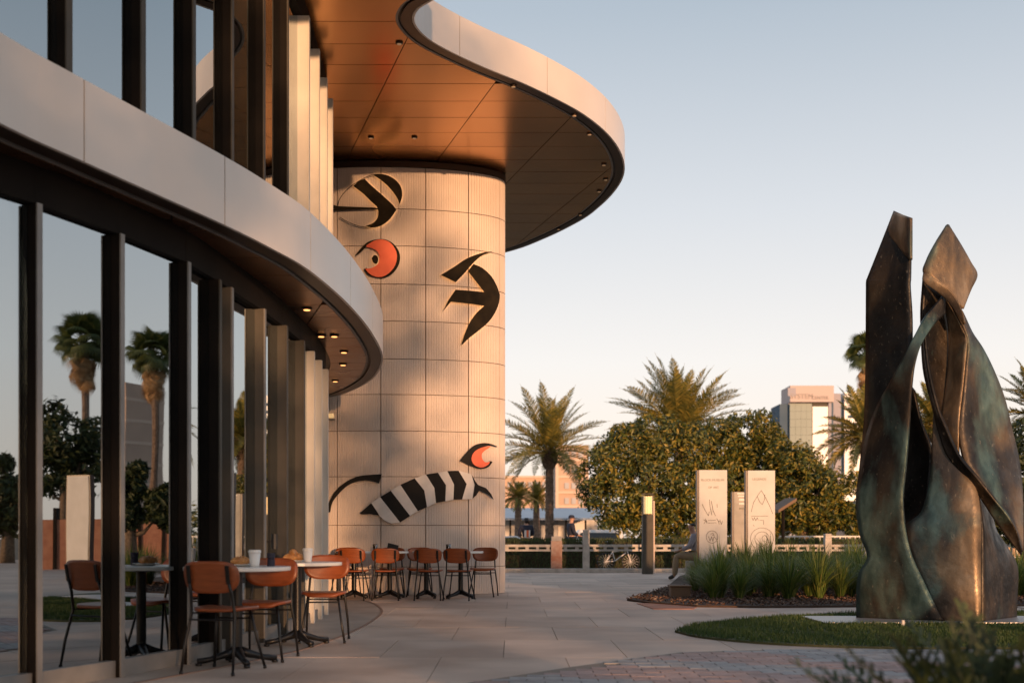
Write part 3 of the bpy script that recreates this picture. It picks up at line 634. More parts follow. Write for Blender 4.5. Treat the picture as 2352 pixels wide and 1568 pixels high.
T6 = table(tr, xb(1058, 18.0), 18.0, 0, 'rightmost table by the tower with its pale top edge showing')
for s in (tb, ts, tt, tr):
    del s['used']
for o in bpy.data.objects:
    if 'used' in o: del o['used']
# cups, plates, croissants
def cup(x, y, z, s, label):
    t = empty('coffee_cup', (x, y, z), label, 'cup', 'white paper coffee cups')
    m = MB(); m.lathe([(.030 * s, 0), (.034 * s, .02 * s), (.0435 * s, .108 * s)], 28); m.build('cup_body', M['paper'], t, smooth=True)
    m = MB(); m.lathe([(.0465 * s, .104 * s), (.047 * s, .112 * s), (.044 * s, .116 * s), (.0435 * s, .124 * s), (.036 * s, .125 * s)], 28); m.build('cup_lid', M['ceramic'], t); return t
zt = .748
cup(xb(585, 8.55), 8.55, zt, 1.02, 'white takeaway cup on the front table, beside the nearest chair')
cup(xb(707, 10.1), 10.1, zt, 1.0, 'white takeaway cup on the second table, right of the croissants')
def croissant(x, y, z, rz, label, s=1.):
    m = MB(); pts = []; rs = []
    n = 34
    for i in range(n + 1):
        a = lerp(-1.15, 1.15, i / n); pts.append((.062 * s * math.sin(a), .05 * s * math.cos(a) - .04 * s, .028 * s)); e = abs(i / n - .5) * 2
        rs.append(s * (.031 * (1 - e ** 1.7) + .007) * (1 - .16 * (i % 5 == 0) + .03 * (i % 5 == 2)))
    m.tube(pts, rs, 12); o = m.build('croissant', M['pastry'], smooth=True); o.location = (x, y, z); o.rotation_euler = (0, 0, rz); return tag(o, label, 'croissant', 'croissants on plates')
def plate(x, y, label):
    m = MB(); m.lathe([(.055, 0), (.065, .004), (.105, .014), (.107, .017), (.10, .017), (.06, .008)], 36, (0, 0, 0)); o = m.build('plate', M['ceramic'], smooth=True); o.location = (x, y, zt); return tag(o, label, 'plate', 'white plates under the croissants')
plate(xb(555, 8.72), 8.72, 'white plate under the croissants on the front table')
plate(xb(676, 10.2), 10.2, 'white plate under the croissants on the second table')
croissant(xb(548, 8.68), 8.68, zt + .01, .4, 'golden croissant on the front plate, nearer the chair'); croissant(xb(562, 8.78), 8.76, zt + .012, 2.6, 'golden croissant at the right back of the front plate')
croissant(xb(668, 10.15), 10.14, zt + .01, .3, 'golden croissant on the left of the second table plate', 1.1); croissant(xb(683, 10.24), 10.23, zt + .012, 3.0, 'golden croissant right back on the second table plate', 1.1)
croissant(xb(676, 10.2), 10.19, zt + .05, 1.5, 'topmost croissant of the pile on the second table', 1.0)
def drink(px, y, label):
    t = empty('drink_glass', (xb(px, y), y, zt), label, 'drink', 'iced drinks on the tower tables')
    m = MB(); m.lathe([(.034, 0), (.042, .11), (.040, .11), (.033, .005)], 20); m.build('glass_wall', M['glass_clear'], t, smooth=True)
    m = MB(); m.lathe([(.031, .006), (.038, .085)], 20); m.build('coffee', M['amber'], t, smooth=True)
    m = MB(); m.lathe([(.0385, .0855), (.0395, .105)], 20); m.build('foam', M['ceramic'], t, smooth=True)
drink(862, 17.9, 'amber iced drink with a white top between the left chairs by the tower')
drink(1030, 17.9, 'amber iced drink beside the rightmost near chair by the tower')
m = MB(); m.box((0, 0, .06), (.17, .012, .12), rx=.5, ry=.25); o = m.build('menu_holder', M['black']); o.location = (xb(902, 17.95), 17.95, zt); tag(o, 'small black leaning menu holder on a table by the tower', 'menu holder')
m = MB(); m.lathe([(.030, 0), (.030, .05), (.024, .055), (.03, .06), (.031, .10)], 16); o = m.build('pepper_mill', M['navy']); o.location = (xb(630, 8.9), 8.78, zt); tag(o, 'small dark shaker standing on the front table behind the cup', 'shaker')

# ================================================================== BRONZE SCULPTURE
def ZS(x, y): return (1868 + .6443 * x, 459.4 + .6445 * y)
SD = 12.9
def blade_sheet(name, Lp, Rp, root, bulge=0., mt='bronze', th=.035):
    Lc, Rc = curve([at(*ZS(x, y), SD + d) for x, y, d in Lp], 6), curve([at(*ZS(x, y), SD + d) for x, y, d in Rp], 6)
    n = 8; mm = MB(); vs = []
    for a, b in zip(Lc, Rc):
        w = (b - a).length; side = (b - a).normalized() if w > 1e-5 else Vector((1, 0, 0)); nn = side.cross(Vector((0, 0, 1))).normalized()
        for k in range(n + 1):
            t = k / n; p = a.lerp(b, t) + nn * (bulge * min(w, .8) * 4 * t * (1 - t)); p.z = max(p.z, .045); vs.append(p)
    fs = [(i * (n + 1) + k, i * (n + 1) + k + 1, (i + 1) * (n + 1) + k + 1, (i + 1) * (n + 1) + k) for i in range(len(Lc) - 1) for k in range(n)]
    mm.add(vs, fs); o = mm.build(name, M[mt], smooth=True); s = o.modifiers.new('thickness', 'SOLIDIFY'); s.thickness = th; s.offset = 0
    part_world(o, root); return o
sc = empty('bronze_sculpture', (5.3, 12.9, .03), 'tall twisted patinated bronze sculpture of two leaning blades on the lawn', 'sculpture')
blade_sheet('tall_blade', [(290, 40, .30), (240, 165, .34), (196, 274, .38), (190, 292, .38), (189.5, 320, .38), (189, 450, .42), (188, 620, .45), (182, 800, .45), (165, 970, .42), (155, 1080, .36), (168, 1190, .30), (195, 1270, .26), (160, 1345, .30), (155, 1510, .34)],
            [(349, 65, .02), (348, 165, .02), (347, 270, 0), (345.5, 292, 0), (346, 320, 0), (352, 430, .0), (350, 600, -.04), (344, 740, -.06), (332, 900, -.06), (318, 1060, -.04), (326, 1170, -.02), (350, 1270, -.06), (400, 1380, -.12), (464, 1510, -.20)], sc, .0, mt='bronze_shaded')
blade_sheet('tip_facet', [(290, 42, .25), (272, 112, .27), (305, 165, .15), (346, 212, .0)], [(349, 64, -.08), (349.5, 110, -.08), (349, 160, -.08), (348, 214, -.06)], sc, 0, mt='bronze_lit')
blade_sheet('hollow', [(330, 640, .42), (330, 760, .45), (318, 890, .50), (300, 1040, .50), (298, 1110, .5), (310, 1172, .45)], [(358, 680, .35), (385, 790, .32), (421, 890, .28), (416, 1010, .26), (396, 1100, .26), (340, 1166, .3)], sc, -.1, mt='bronze_shaded')
blade_sheet('left_fold', [(466, 335, .0), (400, 412, -.05), (358, 488, -.10), (326, 555, -.10), (280, 640, .0), (226, 740, .22), (188, 850, .38), (166, 970, .37), (154, 1080, .31), (167, 1190, .25), (194, 1270, .21), (159, 1345, .25), (154, 1510, .29)],
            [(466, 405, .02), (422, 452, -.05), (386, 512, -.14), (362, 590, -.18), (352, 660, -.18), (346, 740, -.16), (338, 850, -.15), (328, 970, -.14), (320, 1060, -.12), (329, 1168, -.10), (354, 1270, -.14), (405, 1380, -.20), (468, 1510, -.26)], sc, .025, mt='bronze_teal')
blade_sheet('front_body', [(430, 765, .10), (422, 880, .06), (414, 1000, .02), (385, 1110, -.02), (322, 1166, .02), (330, 1250, .0), (370, 1340, -.06), (410, 1425, -.12), (450, 1510, -.16)],
            [(434, 775, .08), (478, 880, -.02), (535, 970, -.12), (584, 1040, -.2), (597, 1160, -.28), (597, 1250, -.30), (597, 1340, -.32), (597, 1425, -.34), (597, 1510, -.34)], sc, .02, mt='bronze_lit')
blade_sheet('right_side', [(580, 1035, -.19), (597, 1160, -.27), (597, 1250, -.29), (597, 1330, -.31), (597, 1420, -.33), (597, 1510, -.33)], [(628, 1085, .25), (648, 1175, .30), (690, 1240, .34), (724, 1310, .38), (722, 1420, .38), (720, 1510, .38)], sc, 0, mt='bronze_shaded')
blade_sheet('inner_shadow_leaf', [(393, 283, .10), (385, 400, .14), (390, 500, .16), (405, 620, .16), (432, 735, .14), (458, 800, .1)], [(465, 345, .24), (470, 405, .28), (484, 480, .32), (483, 600, .32), (472, 700, .26), (460, 798, .14)], sc, -.05, mt='bronze_shaded')
blade_sheet('inner_band', [(465, 345, .20), (484, 460, .28), (483, 600, .28), (471, 700, .22), (460, 795, .12), (516, 905, .02)], [(478, 352, .10), (546, 480, .06), (546, 530, .04), (536, 650, .02), (522, 780, .0), (518, 905, 0)], sc, .02, mt='bronze_lit')
blade_sheet('wide_leaf', [(478, 345, .08), (546, 490, .05), (541, 600, .03), (529, 720, .01), (519, 830, -.01), (545, 950, -.06), (604, 1035, -.12), (655, 1125, -.15), (702, 1195, -.15), (740, 1250, -.1)],
            [(530, 395, .10), (562, 470, .16), (602, 530, .22), (642, 610, .30), (680, 710, .36), (706, 820, .38), (729, 920, .36), (741, 1020, .28), (744, 1130, .15), (743, 1250, -.05)], sc, .015)
blade_sheet('dark_underside', [(385, 430, .08), (393, 600, .10), (424, 730, .06), (448, 830, .0), (480, 915, -.06), (553, 995, -.14), (612, 1085, -.18), (652, 1150, -.2), (700, 1215, -.2), (738, 1262, -.15)],
            [(392, 430, .02), (410, 600, .0), (442, 735, -.04), (470, 800, -.08), (518, 905, -.16), (582, 985, -.26), (642, 1060, -.30), (692, 1120, -.30), (726, 1180, -.26), (743, 1252, -.18)], sc, -.10, mt='bronze_shaded')
blade_sheet('diamond_head', [(475, 88, .05), (436, 150, .0), (403, 215, -.02), (395, 262, -.02), (458, 312, .0), (528, 384, .04)], [(479, 90, .06), (524, 162, .12), (558, 222, .18), (581, 268, .22), (558, 322, .16), (531, 388, .08)], sc, .06, mt='bronze_lit')
blade_sheet('neck_band', [(392, 262, -.06), (391, 290, -.06), (436, 322, -.06), (482, 362, -.04), (539, 442, .0)], [(402, 258, -.08), (452, 296, -.1), (492, 326, -.1), (527, 383, -.06), (542, 440, -.02)], sc, .02, mt='bronze_lit')
pl = MB(); a = gnd(1893, 1430, .03); pl.box((a.x + 1.85, 12.95, .032), (3.7, 1.0, .02)); o = pl.build('base_plate', M['plate'], bevel=.004); part_world(o, sc)
m = MB(); m.lathe([(.02, 0), (.02, .06)], 10, tuple(gnd(2074, 1436, .03))); o = m.build('bolt', M['sign_white']); part_world(o, sc)

# ================================================================== TOTEM SIGNS
def ZT(x, y): return ((2550 + x / 3.484) * .6125, (1700 + y / 3.484) * .6125)
def text(name, s, loc, size, mt, parent, rot=(R(90), 0, 0), extrude=.002):
    c = bpy.data.curves.new(name, 'FONT'); c.body = s; c.size = size; c.extrude = extrude; c.align_x = 'CENTER'; c.align_y = 'CENTER'; c.materials.append(M[mt])
    tmp = bpy.data.objects.new(name, c); COL.objects.link(tmp); me = bpy.data.meshes.new_from_object(tmp.evaluated_get(bpy.context.evaluated_depsgraph_get()))
    bpy.data.objects.remove(tmp); me.materials.clear(); me.materials.append(M[mt]); me_o = link(name, me, None, 0, loc, rot)
    if parent: part_world(me_o, parent)
    return me_o
def strokes(name, lines, Y, parent, w=.009, mt='ink'):
    mm = MB()
    for ln in lines:
        pts = [at(*ZT(x, y), Y) for x, y in ln]
        for p, q in zip(pts, pts[1:]):
            mm.box(((p.x + q.x) / 2, Y - .002, (p.z + q.z) / 2), ((p - q).length + w * .6, .006, w), ry=-math.atan2(q.z - p.z, q.x - p.x))
    o = mm.build(name, M[mt]); part_world(o, parent); return o
def circ(cx, cy, rx, ry, n=22): return [(cx + rx * math.cos(2 * math.pi * k / n), cy + ry * math.sin(2 * math.pi * k / n)) for k in range(n + 1)]
def totem(px0, px1, pyt, Y, label, w_side=.14, lit='totem'):
    a, b = at(px0, pyt, Y), at(px1, pyt, Y); t = empty('totem_sign', ((a.x + b.x) / 2, Y, 0), label, 'sign', 'engraved metal totem signs')
    m = MB(); m.box(((a.x + b.x) / 2 - .025, Y + .012 + w_side / 2, a.z / 2), (b.x - a.x + .05, w_side, a.z)); part_world(m.build('sign_body', M['totem_side'], bevel=.004), t)
    m = MB(); m.box(((a.x + b.x) / 2, Y + .006, a.z / 2 + .04), (b.x - a.x, .012, a.z - .08)); part_world(m.build('face_plate', M[lit]), t); return t
TY = 24.2
t1 = totem(1606, 1670, 1079, TY, 'left engraved metal totem with a sketched skyline and round emblem')
text('lettering', 'BLOCK MUSEUM', at(1637, 1102, TY - .004), .066, 'ink_faint', t1); text('lettering', 'OF ART', at(1639, 1119, TY - .004), .066, 'ink_faint', t1)
strokes('skyline_drawing', [[(290, 660), (325, 735), (370, 810), (382, 762)], [(385, 600), (392, 690), (415, 800), (400, 720)], [(408, 620), (425, 700), (432, 760)], [(430, 740), (462, 812)], [(484, 662), (486, 702)],
    [(310, 862), (335, 880), (312, 915)], [(330, 850), (352, 905), (345, 870)], [(368, 870), (465, 868)], [(368, 905), (472, 902)], [(478, 848), (500, 880), (512, 922)], [(520, 862), (540, 922), (556, 880)], [(490, 870), (520, 890)]], TY, t1)
strokes('round_emblem', [circ(418, 1087, 76, 80), [(372, 1078), (392, 1140), (412, 1085), (430, 1142), (445, 1080), (474, 1118)], [(398, 1050), (430, 1038), (445, 1068), (420, 1062)]], TY, t1)
t2 = totem(1718, 1780, 1080, TY - .1, 'right engraved metal totem with a drawn peak and large double circle')
text('lettering', 'LEGENDS', at(1744, 1100, TY - .104), .07, 'ink_faint', t2)
strokes('peak_drawing', [[(930, 760), (960, 640), (1010, 555), (1062, 480), (1120, 580), (1170, 680), (1212, 785)], [(1010, 558), (1040, 630), (1076, 664), (1102, 600), (1110, 535)], [(930, 815), (1150, 815)],
    [(938, 830), (955, 872), (972, 832), (990, 875), (1008, 835), (1022, 868)], [(1040, 868), (1092, 872), (1092, 925)], [(955, 930), (970, 945)]], TY - .1, t2, .008)
strokes('round_emblem', [circ(1070, 1110, 150, 142, 30), circ(1072, 1112, 96, 92), circ(1105, 1108, 34, 40, 14), [(1000, 1110), (1040, 1165), (1076, 1212), (1140, 1150)], [(1108, 1060), (1145, 1110), (1170, 1172)], [(940, 1262), (1200, 1262)]], TY - .1, t2, .008)
t3 = totem(1686, 1712, 1129, TY + 4, 'small dark grey totem seen between the two engraved totems', lit='alu')
mm = MB()
for k, (x, y, w, h) in enumerate(((1702, 1133, 18, 3), (1703, 1139, 16, 3), (1704, 1147, 14, 5), (1704, 1156, 14, 4))):
    p = at(x, y, TY + 4); mm.box((p.x, TY + 3.994, p.z), (w * 28.2 / F, .008, h * 28.2 / F))
part_world(mm.build('notice', M['sign_white']), t3)
p = at(1704, 1167, TY + 4); part_world(MB().box((p.x, TY + 3.992, p.z), (.12, .012, .04)).build('slot', M['black']), t3)

# lamp bollard
q = at(1487, 1133, 30); bl = empty('bollard_light', (q.x, 30, 0), 'square dark bollard light with a glowing top behind the pavement', 'bollard light')
m = MB(); m.box((q.x, 30, .78), (.27, .27, 1.56)); part_world(m.build('post', M['mullion_grey'], bevel=.006), bl)
m = MB()
for k in range(4): m.box((q.x - .09 + k * .06, 30, 1.565 + .25), (.035, .2, .46))
part_world(m.build('lamp_core', M['lamp_soft']), bl)
m = MB(); m.box((q.x, 30, q.z - .015), (.28, .28, .03)); part_world(m.build('cap', M['mullion_grey']), bl)
m = MB()
for sx in (-1, 1):
    for sy in (-1, 1): m.box((q.x + sx * .125, 30 + sy * .125, 1.56 + .25), (.02, .02, .50))
part_world(m.build('cage', M['alu']), bl)
m = MB(); q2 = at(1502, 1150, 30.4); m.tube([(q2.x, 30.4, 0), (q2.x, 30.4, q2.z)], .022, 8); tag(m.build('signal_pole', M['beige_band']), 'thin pale pole just right of the bollard light', 'pole')

# ================================================================== STONE RAIL FENCE
FY = 31.3
fx0, fx1 = xb(1120, FY), xb(1990, FY)
fe = empty('rail_fence', (0, FY, 0), 'low stone rail with square posts across the far plaza edge', 'fence')
m = MB(); m.box(((fx0 + fx1) / 2, FY, .055), (fx1 - fx0, .34, .11)); part_world(m.build('plinth', M['stone'], bevel=.01), fe)
ps = [1120, 1278, 1346, 1482, 1625, 1762, 1900, 1990]; zp = [.95, .88, 1.06, .9, .95, .95, .95, .95]
for a, b in zip(ps, ps[1:]):
    x0, x1 = xb(a, FY) + .09, xb(b, FY) - .09
    for z, h in ((.735, .07), (.61, .055)): part_world(MB().box(((x0 + x1) / 2, FY, z), (x1 - x0, .12, h)).build('rail', M['stone'], bevel=.006), fe)
    k = int((x1 - x0) / .26); spm = MB().box((0, 0, 0), (.12, .07, .066)).mesh('spacer'); spm.materials.append(M['stone'])
    for i in range(k): o = link('spacer', spm, None, 0, (x0 + (i + .5) * (x1 - x0) / k, FY, .67)); o.scale.x = rnd.uniform(.6, 1); part_world(o, fe)
for i, (a, z) in enumerate(zip(ps, zp)):
    w = .18 if i != 1 else .30
    part_world(MB().box((xb(a, FY), FY - .02, z / 2 + .03), (w, .22, z - .06)).build('post', M['stone_red' if i == 1 else 'stone'], bevel=.008), fe)
    part_world(MB().box((xb(a, FY), FY - .02, z + .05), (w * .92, .24, .13)).build('post_cap', M['stone'], bevel=.008), fe)
rf = empty('metal_railing', (xb(1900, 45), 45, 0), 'pale metal railing beyond the tall grasses, left of the sculpture', 'railing')
r0, r1 = xb(1790, 45), xb(2420, 45)
for z in (1.0, .18): part_world(MB().box(((r0 + r1) / 2, 45, z), (r1 - r0, .05, .05)).build('rail', M['white_metal']), rf)
bal = MB().box((0, 0, .58), (.045, .03, .80)).mesh('baluster'); bal.materials.append(M['white_metal'])
k = int((r1 - r0) / .2)
for i in range(k + 1):
    o = link('baluster', bal); o.location = (r0 + i * .2, 45, 0); part_world(o, rf)
m = MB(); m.box(((r0 + r1) / 2, 46.2, .28), (r1 - r0, .3, .56)); tag(m.build('low_wall', M['peach'], bevel=.01), 'low peach wall running behind the pale metal railing', 'wall')

# ================================================================== PEOPLE
def skin(name, pts, edges, rad, mt, parent, sub=2):
    me = bpy.data.meshes.new(name); me.from_pydata(pts, edges, []); me.materials.append(M[mt]); o = bpy.data.objects.new(name, me); COL.objects.link(o); o.parent = parent
    mo = o.modifiers.new('skin', 'SKIN'); mo.use_smooth_shade = True
    if not me.skin_vertices: me.skin_vertices.new()
    for i, r in enumerate(rad):
        r = r if isinstance(r, tuple) else (r, r); me.skin_vertices[0].data[i].radius = r
    me.skin_vertices[0].data[0].use_root = True
    s = o.modifiers.new('sub', 'SUBSURF'); s.levels = s.render_levels = sub; return o
def person(loc, rz, label, J, top, bottom, hairkind, height=1.0):
    t = empty('person', loc, label, 'person', rz=R(rz)); t.scale = (height,) * 3
    P = J; names = list(P); idx = {k: i for i, k in enumerate(names)}
    E = [('pelvis', 'spine'), ('spine', 'chest'), ('chest', 'neck'), ('neck', 'head'), ('head', 'crown')]
    for s in 'LR': E += [('chest', 'sh' + s), ('sh' + s, 'el' + s), ('el' + s, 'wr' + s), ('wr' + s, 'pm' + s), ('pelvis', 'hip' + s), ('hip' + s, 'kn' + s), ('kn' + s, 'an' + s), ('an' + s, 'toe' + s)]
    rad = dict(pelvis=.12, spine=.11, chest=.12, neck=.05, head=.085, crown=.07, sh=.055, el=.042, wr=.026, pm=.03, hip=.085, kn=.055, an=.036, toe=.03)
    rr = [rad.get(n, rad.get(n[:-1])) for n in names]
    body = skin('body', [P[n] for n in names], [(idx[a], idx[b]) for a, b in E], rr, 'skin', t)
    for s in 'LR':
        pm = Vector(P['pm' + s]); d = (pm - Vector(P['wr' + s])).normalized(); mm = MB()
        for k in range(4): q = pm + Vector(((k - 1.5) * .018, 0, 0)); mm.tube([q, q + d * .05, q + d * (.08 + .01 * (k in (1, 2)))+ Vector((0, .012, 0))], [.009, .009, .006], 6)
        mm.tube([pm, pm + d * .02 + Vector((0, .035, 0)), pm + d * .05 + Vector((0, .05, 0))], [.011, .01, .007], 6); mm.build('fingers', M['skin'], t, smooth=True)
    sub = ['pelvis', 'spine', 'chest', 'neckb', 'shL', 'elL', 'cuL', 'shR', 'elR', 'cuR']; Q = dict(P); Q['neckb'] = tuple(Vector(P['chest']).lerp(Vector(P['neck']), .6))
    for s in 'LR': Q['cu' + s] = tuple(Vector(P['el' + s]).lerp(Vector(P['wr' + s]), .85))
    si = {k: i for i, k in enumerate(sub)}; SE = [('pelvis', 'spine'), ('spine', 'chest'), ('chest', 'neckb'), ('chest', 'shL'), ('shL', 'elL'), ('elL', 'cuL'), ('chest', 'shR'), ('shR', 'elR'), ('elR', 'cuR')]
    skin('jacket', [Q[n] for n in sub], [(si[a], si[b]) for a, b in SE], [(.165, .135), (.155, .13), (.175, .14), .07, .085, .065, .05, .085, .065, .05], top, t)
    sub = ['pelvis', 'hipL', 'knL', 'anL', 'hipR', 'knR', 'anR']; si = {k: i for i, k in enumerate(sub)}
    skin('trousers', [P[n] for n in sub], [(si[a], si[b]) for a, b in (('pelvis', 'hipL'), ('hipL', 'knL'), ('knL', 'anL'), ('pelvis', 'hipR'), ('hipR', 'knR'), ('knR', 'anR'))], [.14, .105, .078, .062, .105, .078, .062], bottom, t)
    for s in 'LR': skin('shoe', [P['an' + s], tuple(Vector(P['toe' + s]) + Vector((0, 0, 0)))], [(0, 1)], [.05, .042], 'shoe', t)
    h = Vector(P['head']); c = Vector(P['crown'])
    skin('hair', [tuple(h + Vector((0, -.035, .0))), tuple(c + Vector((0, -.015, .015)))] + ([tuple(h + Vector((0, -.10, -.06)))] if hairkind == 'bun' else []), [(0, 1)] + ([(0, 2)] if hairkind == 'bun' else []), [.088, .082, .05][:3 if hairkind == 'bun' else 2], 'hair', t)
    f = h + Vector((0, .088, .0)); mm = MB(); mm.tube([f + Vector((0, -.02, .03)), f + Vector((0, .022, -.005)), f + Vector((0, -.01, -.012))], [.008, .014, .01], 6); mm.build('nose', M['skin'], t, smooth=True)
    mm = MB()
    for s in (-1, 1): mm.lathe([(.004, -.006), (.011, 0), (.004, .006)], 8, tuple(f + Vector((s * .03, -.008, .03))))
    mm.build('eyes', M['black'], t)
    mm = MB(); mm.box(tuple(f + Vector((0, -.006, -.045))), (.045, .01, .008)); mm.build('mouth', M['sign_orange'], t)
    mm = MB()
    for s in (-1, 1): mm.box(tuple(h + Vector((s * .088, 0, 0))), (.015, .03, .05))
    mm.build('ears', M['skin'], t, bevel=.005)
    return t
def standing(arm=0.):
    J = dict(pelvis=(0, 0, .95), spine=(0, -.01, 1.14), chest=(0, -.02, 1.33), neck=(0, 0, 1.47), head=(0, .02, 1.58), crown=(0, .02, 1.66))
    for s, n in ((-1, 'L'), (1, 'R')):
        J['sh' + n] = (s * .175, -.02, 1.38); J['el' + n] = (s * .24, -.02 + arm * .06, 1.12); J['wr' + n] = (s * (.20 - arm * .06), .04 + arm * .20, .90 + arm * .18); J['pm' + n] = (s * (.19 - arm * .08), .06 + arm * .26, .83 + arm * .24)
        J['hip' + n] = (s * .09, 0, .90); J['kn' + n] = (s * .10, .01, .48); J['an' + n] = (s * .11, 0, .08); J['toe' + n] = (s * .12, .15, .035)
    return J
PY = 37.
p1 = person((xb(1209, PY), PY, 0), 10, 'person in a dark jacket with tied back hair, left of the palm trunk', standing(1.), 'navy', 'navy', 'bun', .95)
m = MB(); m.box((0, -.165, 1.13), (.20, .02, .26)); m.build('back_print', M['sign_white'], p1, bevel=.01); m = MB(); m.box((.01, -.178, 1.14), (.08, .02, .24)); m.build('back_print_stripe', M['orange_cloth'], p1, bevel=.01)
p2 = person((xb(1312, PY), PY, 0), -75, 'person in a dark jacket and cap, standing right of the palm trunk', standing(.8), 'navy', 'navy', 'cap', .99)
m = MB(); m.lathe([(.105, 1.60), (.10, 1.66), (.07, 1.70), (.02, 1.715)], 20, (0, .01, 0)); m.box((0, .12, 1.615), (.14, .12, .012)); m.build('cap', M['navy'], p2)
J = dict(pelvis=(0, 0, .56), spine=(0, .02, .74), chest=(0, .06, .94), neck=(0, .09, 1.08), head=(0, .13, 1.19), crown=(0, .14, 1.27))
for s, n in ((-1, 'L'), (1, 'R')):
    J['sh' + n] = (s * .175, .06, .99); J['el' + n] = (s * .22, .16, .76); J['wr' + n] = (s * .14, .36, .68); J['pm' + n] = (s * .12, .42, .66)
    J['hip' + n] = (s * .10, .04, .54); J['kn' + n] = (s * .12, .46, .56); J['an' + n] = (s * .12, .50, .10); J['toe' + n] = (s * .12, .64, .04)
person((xb(1601, 25.6), 25.6, 0), 80, 'seated person in a pale grey shirt, half hidden by the left totem', J, 'shirt', 'khaki', 'short', 1.)
st_ = MB(); st_.box((xb(1604, 25.6), 25.6, .22), (.5, .6, .44)); tag(st_.build('stone_block', M['stone'], bevel=.02), 'stone block seat under the seated person by the left totem', 'seat')

# bicycle behind the rail
bx, by = xb(1420, 33), 33.
bc = empty('bicycle', (bx, by, 0), 'small white framed bicycle parked behind the stone rail', 'bicycle')
for s in (-1, 1):
    m = MB(); m.tube([(bx + s * .36 + .25 * math.cos(a), by, .26 + .25 * math.sin(a)) for a in [2 * math.pi * k / 20 for k in range(21)]], .018, 6); o = part_world(m.build('tyre', M['rubber']), bc)
    m = MB()
    for k in range(8): a = math.pi * k / 8; m.tube([(bx + s * .36 + .24 * math.cos(a), by, .26 + .24 * math.sin(a)), (bx + s * .36 - .24 * math.cos(a), by, .26 - .24 * math.sin(a))], .004, 4)
    part_world(m.build('spokes', M['white_metal']), bc)
m = MB()
for a, b in (((-.36, .26), (-.1, .28)), ((-.1, .28), (-.18, .62)), ((-.36, .26), (-.16, .55)), ((-.16, .55), (.24, .60)), ((-.1, .28), (.22, .52)), ((.36, .26), (.22, .70))): m.tube([(bx + a[0], by, a[1]), (bx + b[0], by, b[1])], .016, 6)
part_world(m.build('frame', M['white_metal']), bc)
m = MB(); m.tube([(bx + .22, by - .2, .72), (bx + .22, by, .70), (bx + .22, by + .2, .72)], .014, 6); part_world(m.build('handlebar', M['black']), bc)
m = MB(); m.box((bx - .19, by, .65), (.2, .09, .04)); part_world(m.build('saddle', M['black'], bevel=.015), bc)

# cars
def car(loc, rz, body, label, cat='car', van=False):
    t = empty('parked_car', loc, label, cat, rz=R(rz))
    if van: prof = [(-2.2, .35), (-2.2, 1.2), (-2.1, 1.85), (1.2, 1.9), (1.75, 1.25), (2.2, 1.05), (2.25, .4)]; glz = [(-1.9, 1.2), (-1.85, 1.65), (1.1, 1.68), (1.45, 1.22)]
    else: prof = [(-2.1, .35), (-2.15, .85), (-1.7, .98), (-1.1, 1.38), (.3, 1.42), (1.05, .98), (2.0, .82), (2.12, .4)]; glz = [(-1.45, .98), (-1.02, 1.28), (.25, 1.32), (.85, .98)]
    def ext(pf, w, nm, mt, taper=0.):
        n = len(pf); mm = MB(); zz = [p[1] for p in pf]; f = lambda z: w * (1 - taper * max(0, z - .9))
        mm.add([(x, -f(z), z) for x, z in pf] + [(x, f(z), z) for x, z in pf], [tuple(range(n)), tuple(range(2 * n - 1, n - 1, -1))] + [(i, n + i, n + (i + 1) % n, (i + 1) % n) for i in range(n)]); return mm.build(nm, M[mt], t, bevel=.05 if nm == 'body' else 0)
    ext(prof, .86, 'body', body, .28); ext(glz, .868, 'window', 'car_glass', .28)
    for sx in (-1.35, 1.35):
        for sy in (-.8, .8):
            m = MB(); m.tube([(sx, sy - .1, .32), (sx, sy + .1, .32)], .32, 18); w = m.build('wheel', M['rubber'], t); m = MB(); m.tube([(sx, sy - .11, .32), (sx, sy + .11, .32)], .19, 12); r_ = m.build('rim', M['alu']); r_.parent = w
    for sy in (-.6, .6): MB().box((2.1, sy, .66), (.08, .3, .12)).build('headlight', M['sign_white'], t); MB().box((-2.12, sy, .72), (.06, .25, .12)).build('tail_light', M['car_red'], t)
    return t
car((xb(1176, 84), 84, -.35), 4, 'car_white', 'white car parked beyond the rail, just right of the tower')
car((xb(1364, 88), 88, -.35), 184, 'car_white', 'white van parked beyond the rail behind the round tree', 'van', True)

# ================================================================== FAR BUILDINGS
def fb(root, name, px0, px1, pyt, d, dep, mt, pyb=None, dy=0.):
    a, b = at(px0, pyt, d), at(px1, pyt, d); z0 = 0 if pyb is None else at(px0, pyb, d).z
    return part_world(MB().box(((a.x + b.x) / 2, d + dep / 2 + dy, (a.z + z0) / 2), (b.x - a.x, dep, a.z - z0)).build(name, M[mt]), root)
def ZB(x, y): return ((2850 + x / 4.48) * .6125, (1400 + y / 4.48) * .6125)
D = 420.
hb = empty('hospital_building', (at(1880, 1233, D).x, D, 0), 'distant pale office block with a big lettered panel on its roof line', 'building')
def hbp(name, x0, x1, yt, mt, dy=0., dep=14, yb=None): a, b = ZB(x0, yt), ZB(x1, yt); return fb(hb, name, a[0], b[0], a[1], D, dep, mt, None if yb is None else ZB(0, yb)[1], dy)
hbp('glass_wing', 345, 497, 505, 'b_blue', 1.5); hbp('panel_header', 495, 1228, 208, 'b_pink', -1, 14, 482)
hbp('core_wall', 497, 1225, 484, 'b_mauve', 2, 12)
for r_ in range(8):
    for c_ in range(4):
        y0 = 505 + r_ * 132; hbp('facade_panel', 502 + c_ * 93.5, 502 + c_ * 93.5 + 91.5, y0, 'b_green', 0, 1.2, y0 + 129.5)
hbp('recess', 890, 1140, 492, 'mullion_grey', .5, 1.2, 550); hbp('bright_panel', 885, 1140, 556, 'b_white', 0, 1.6)
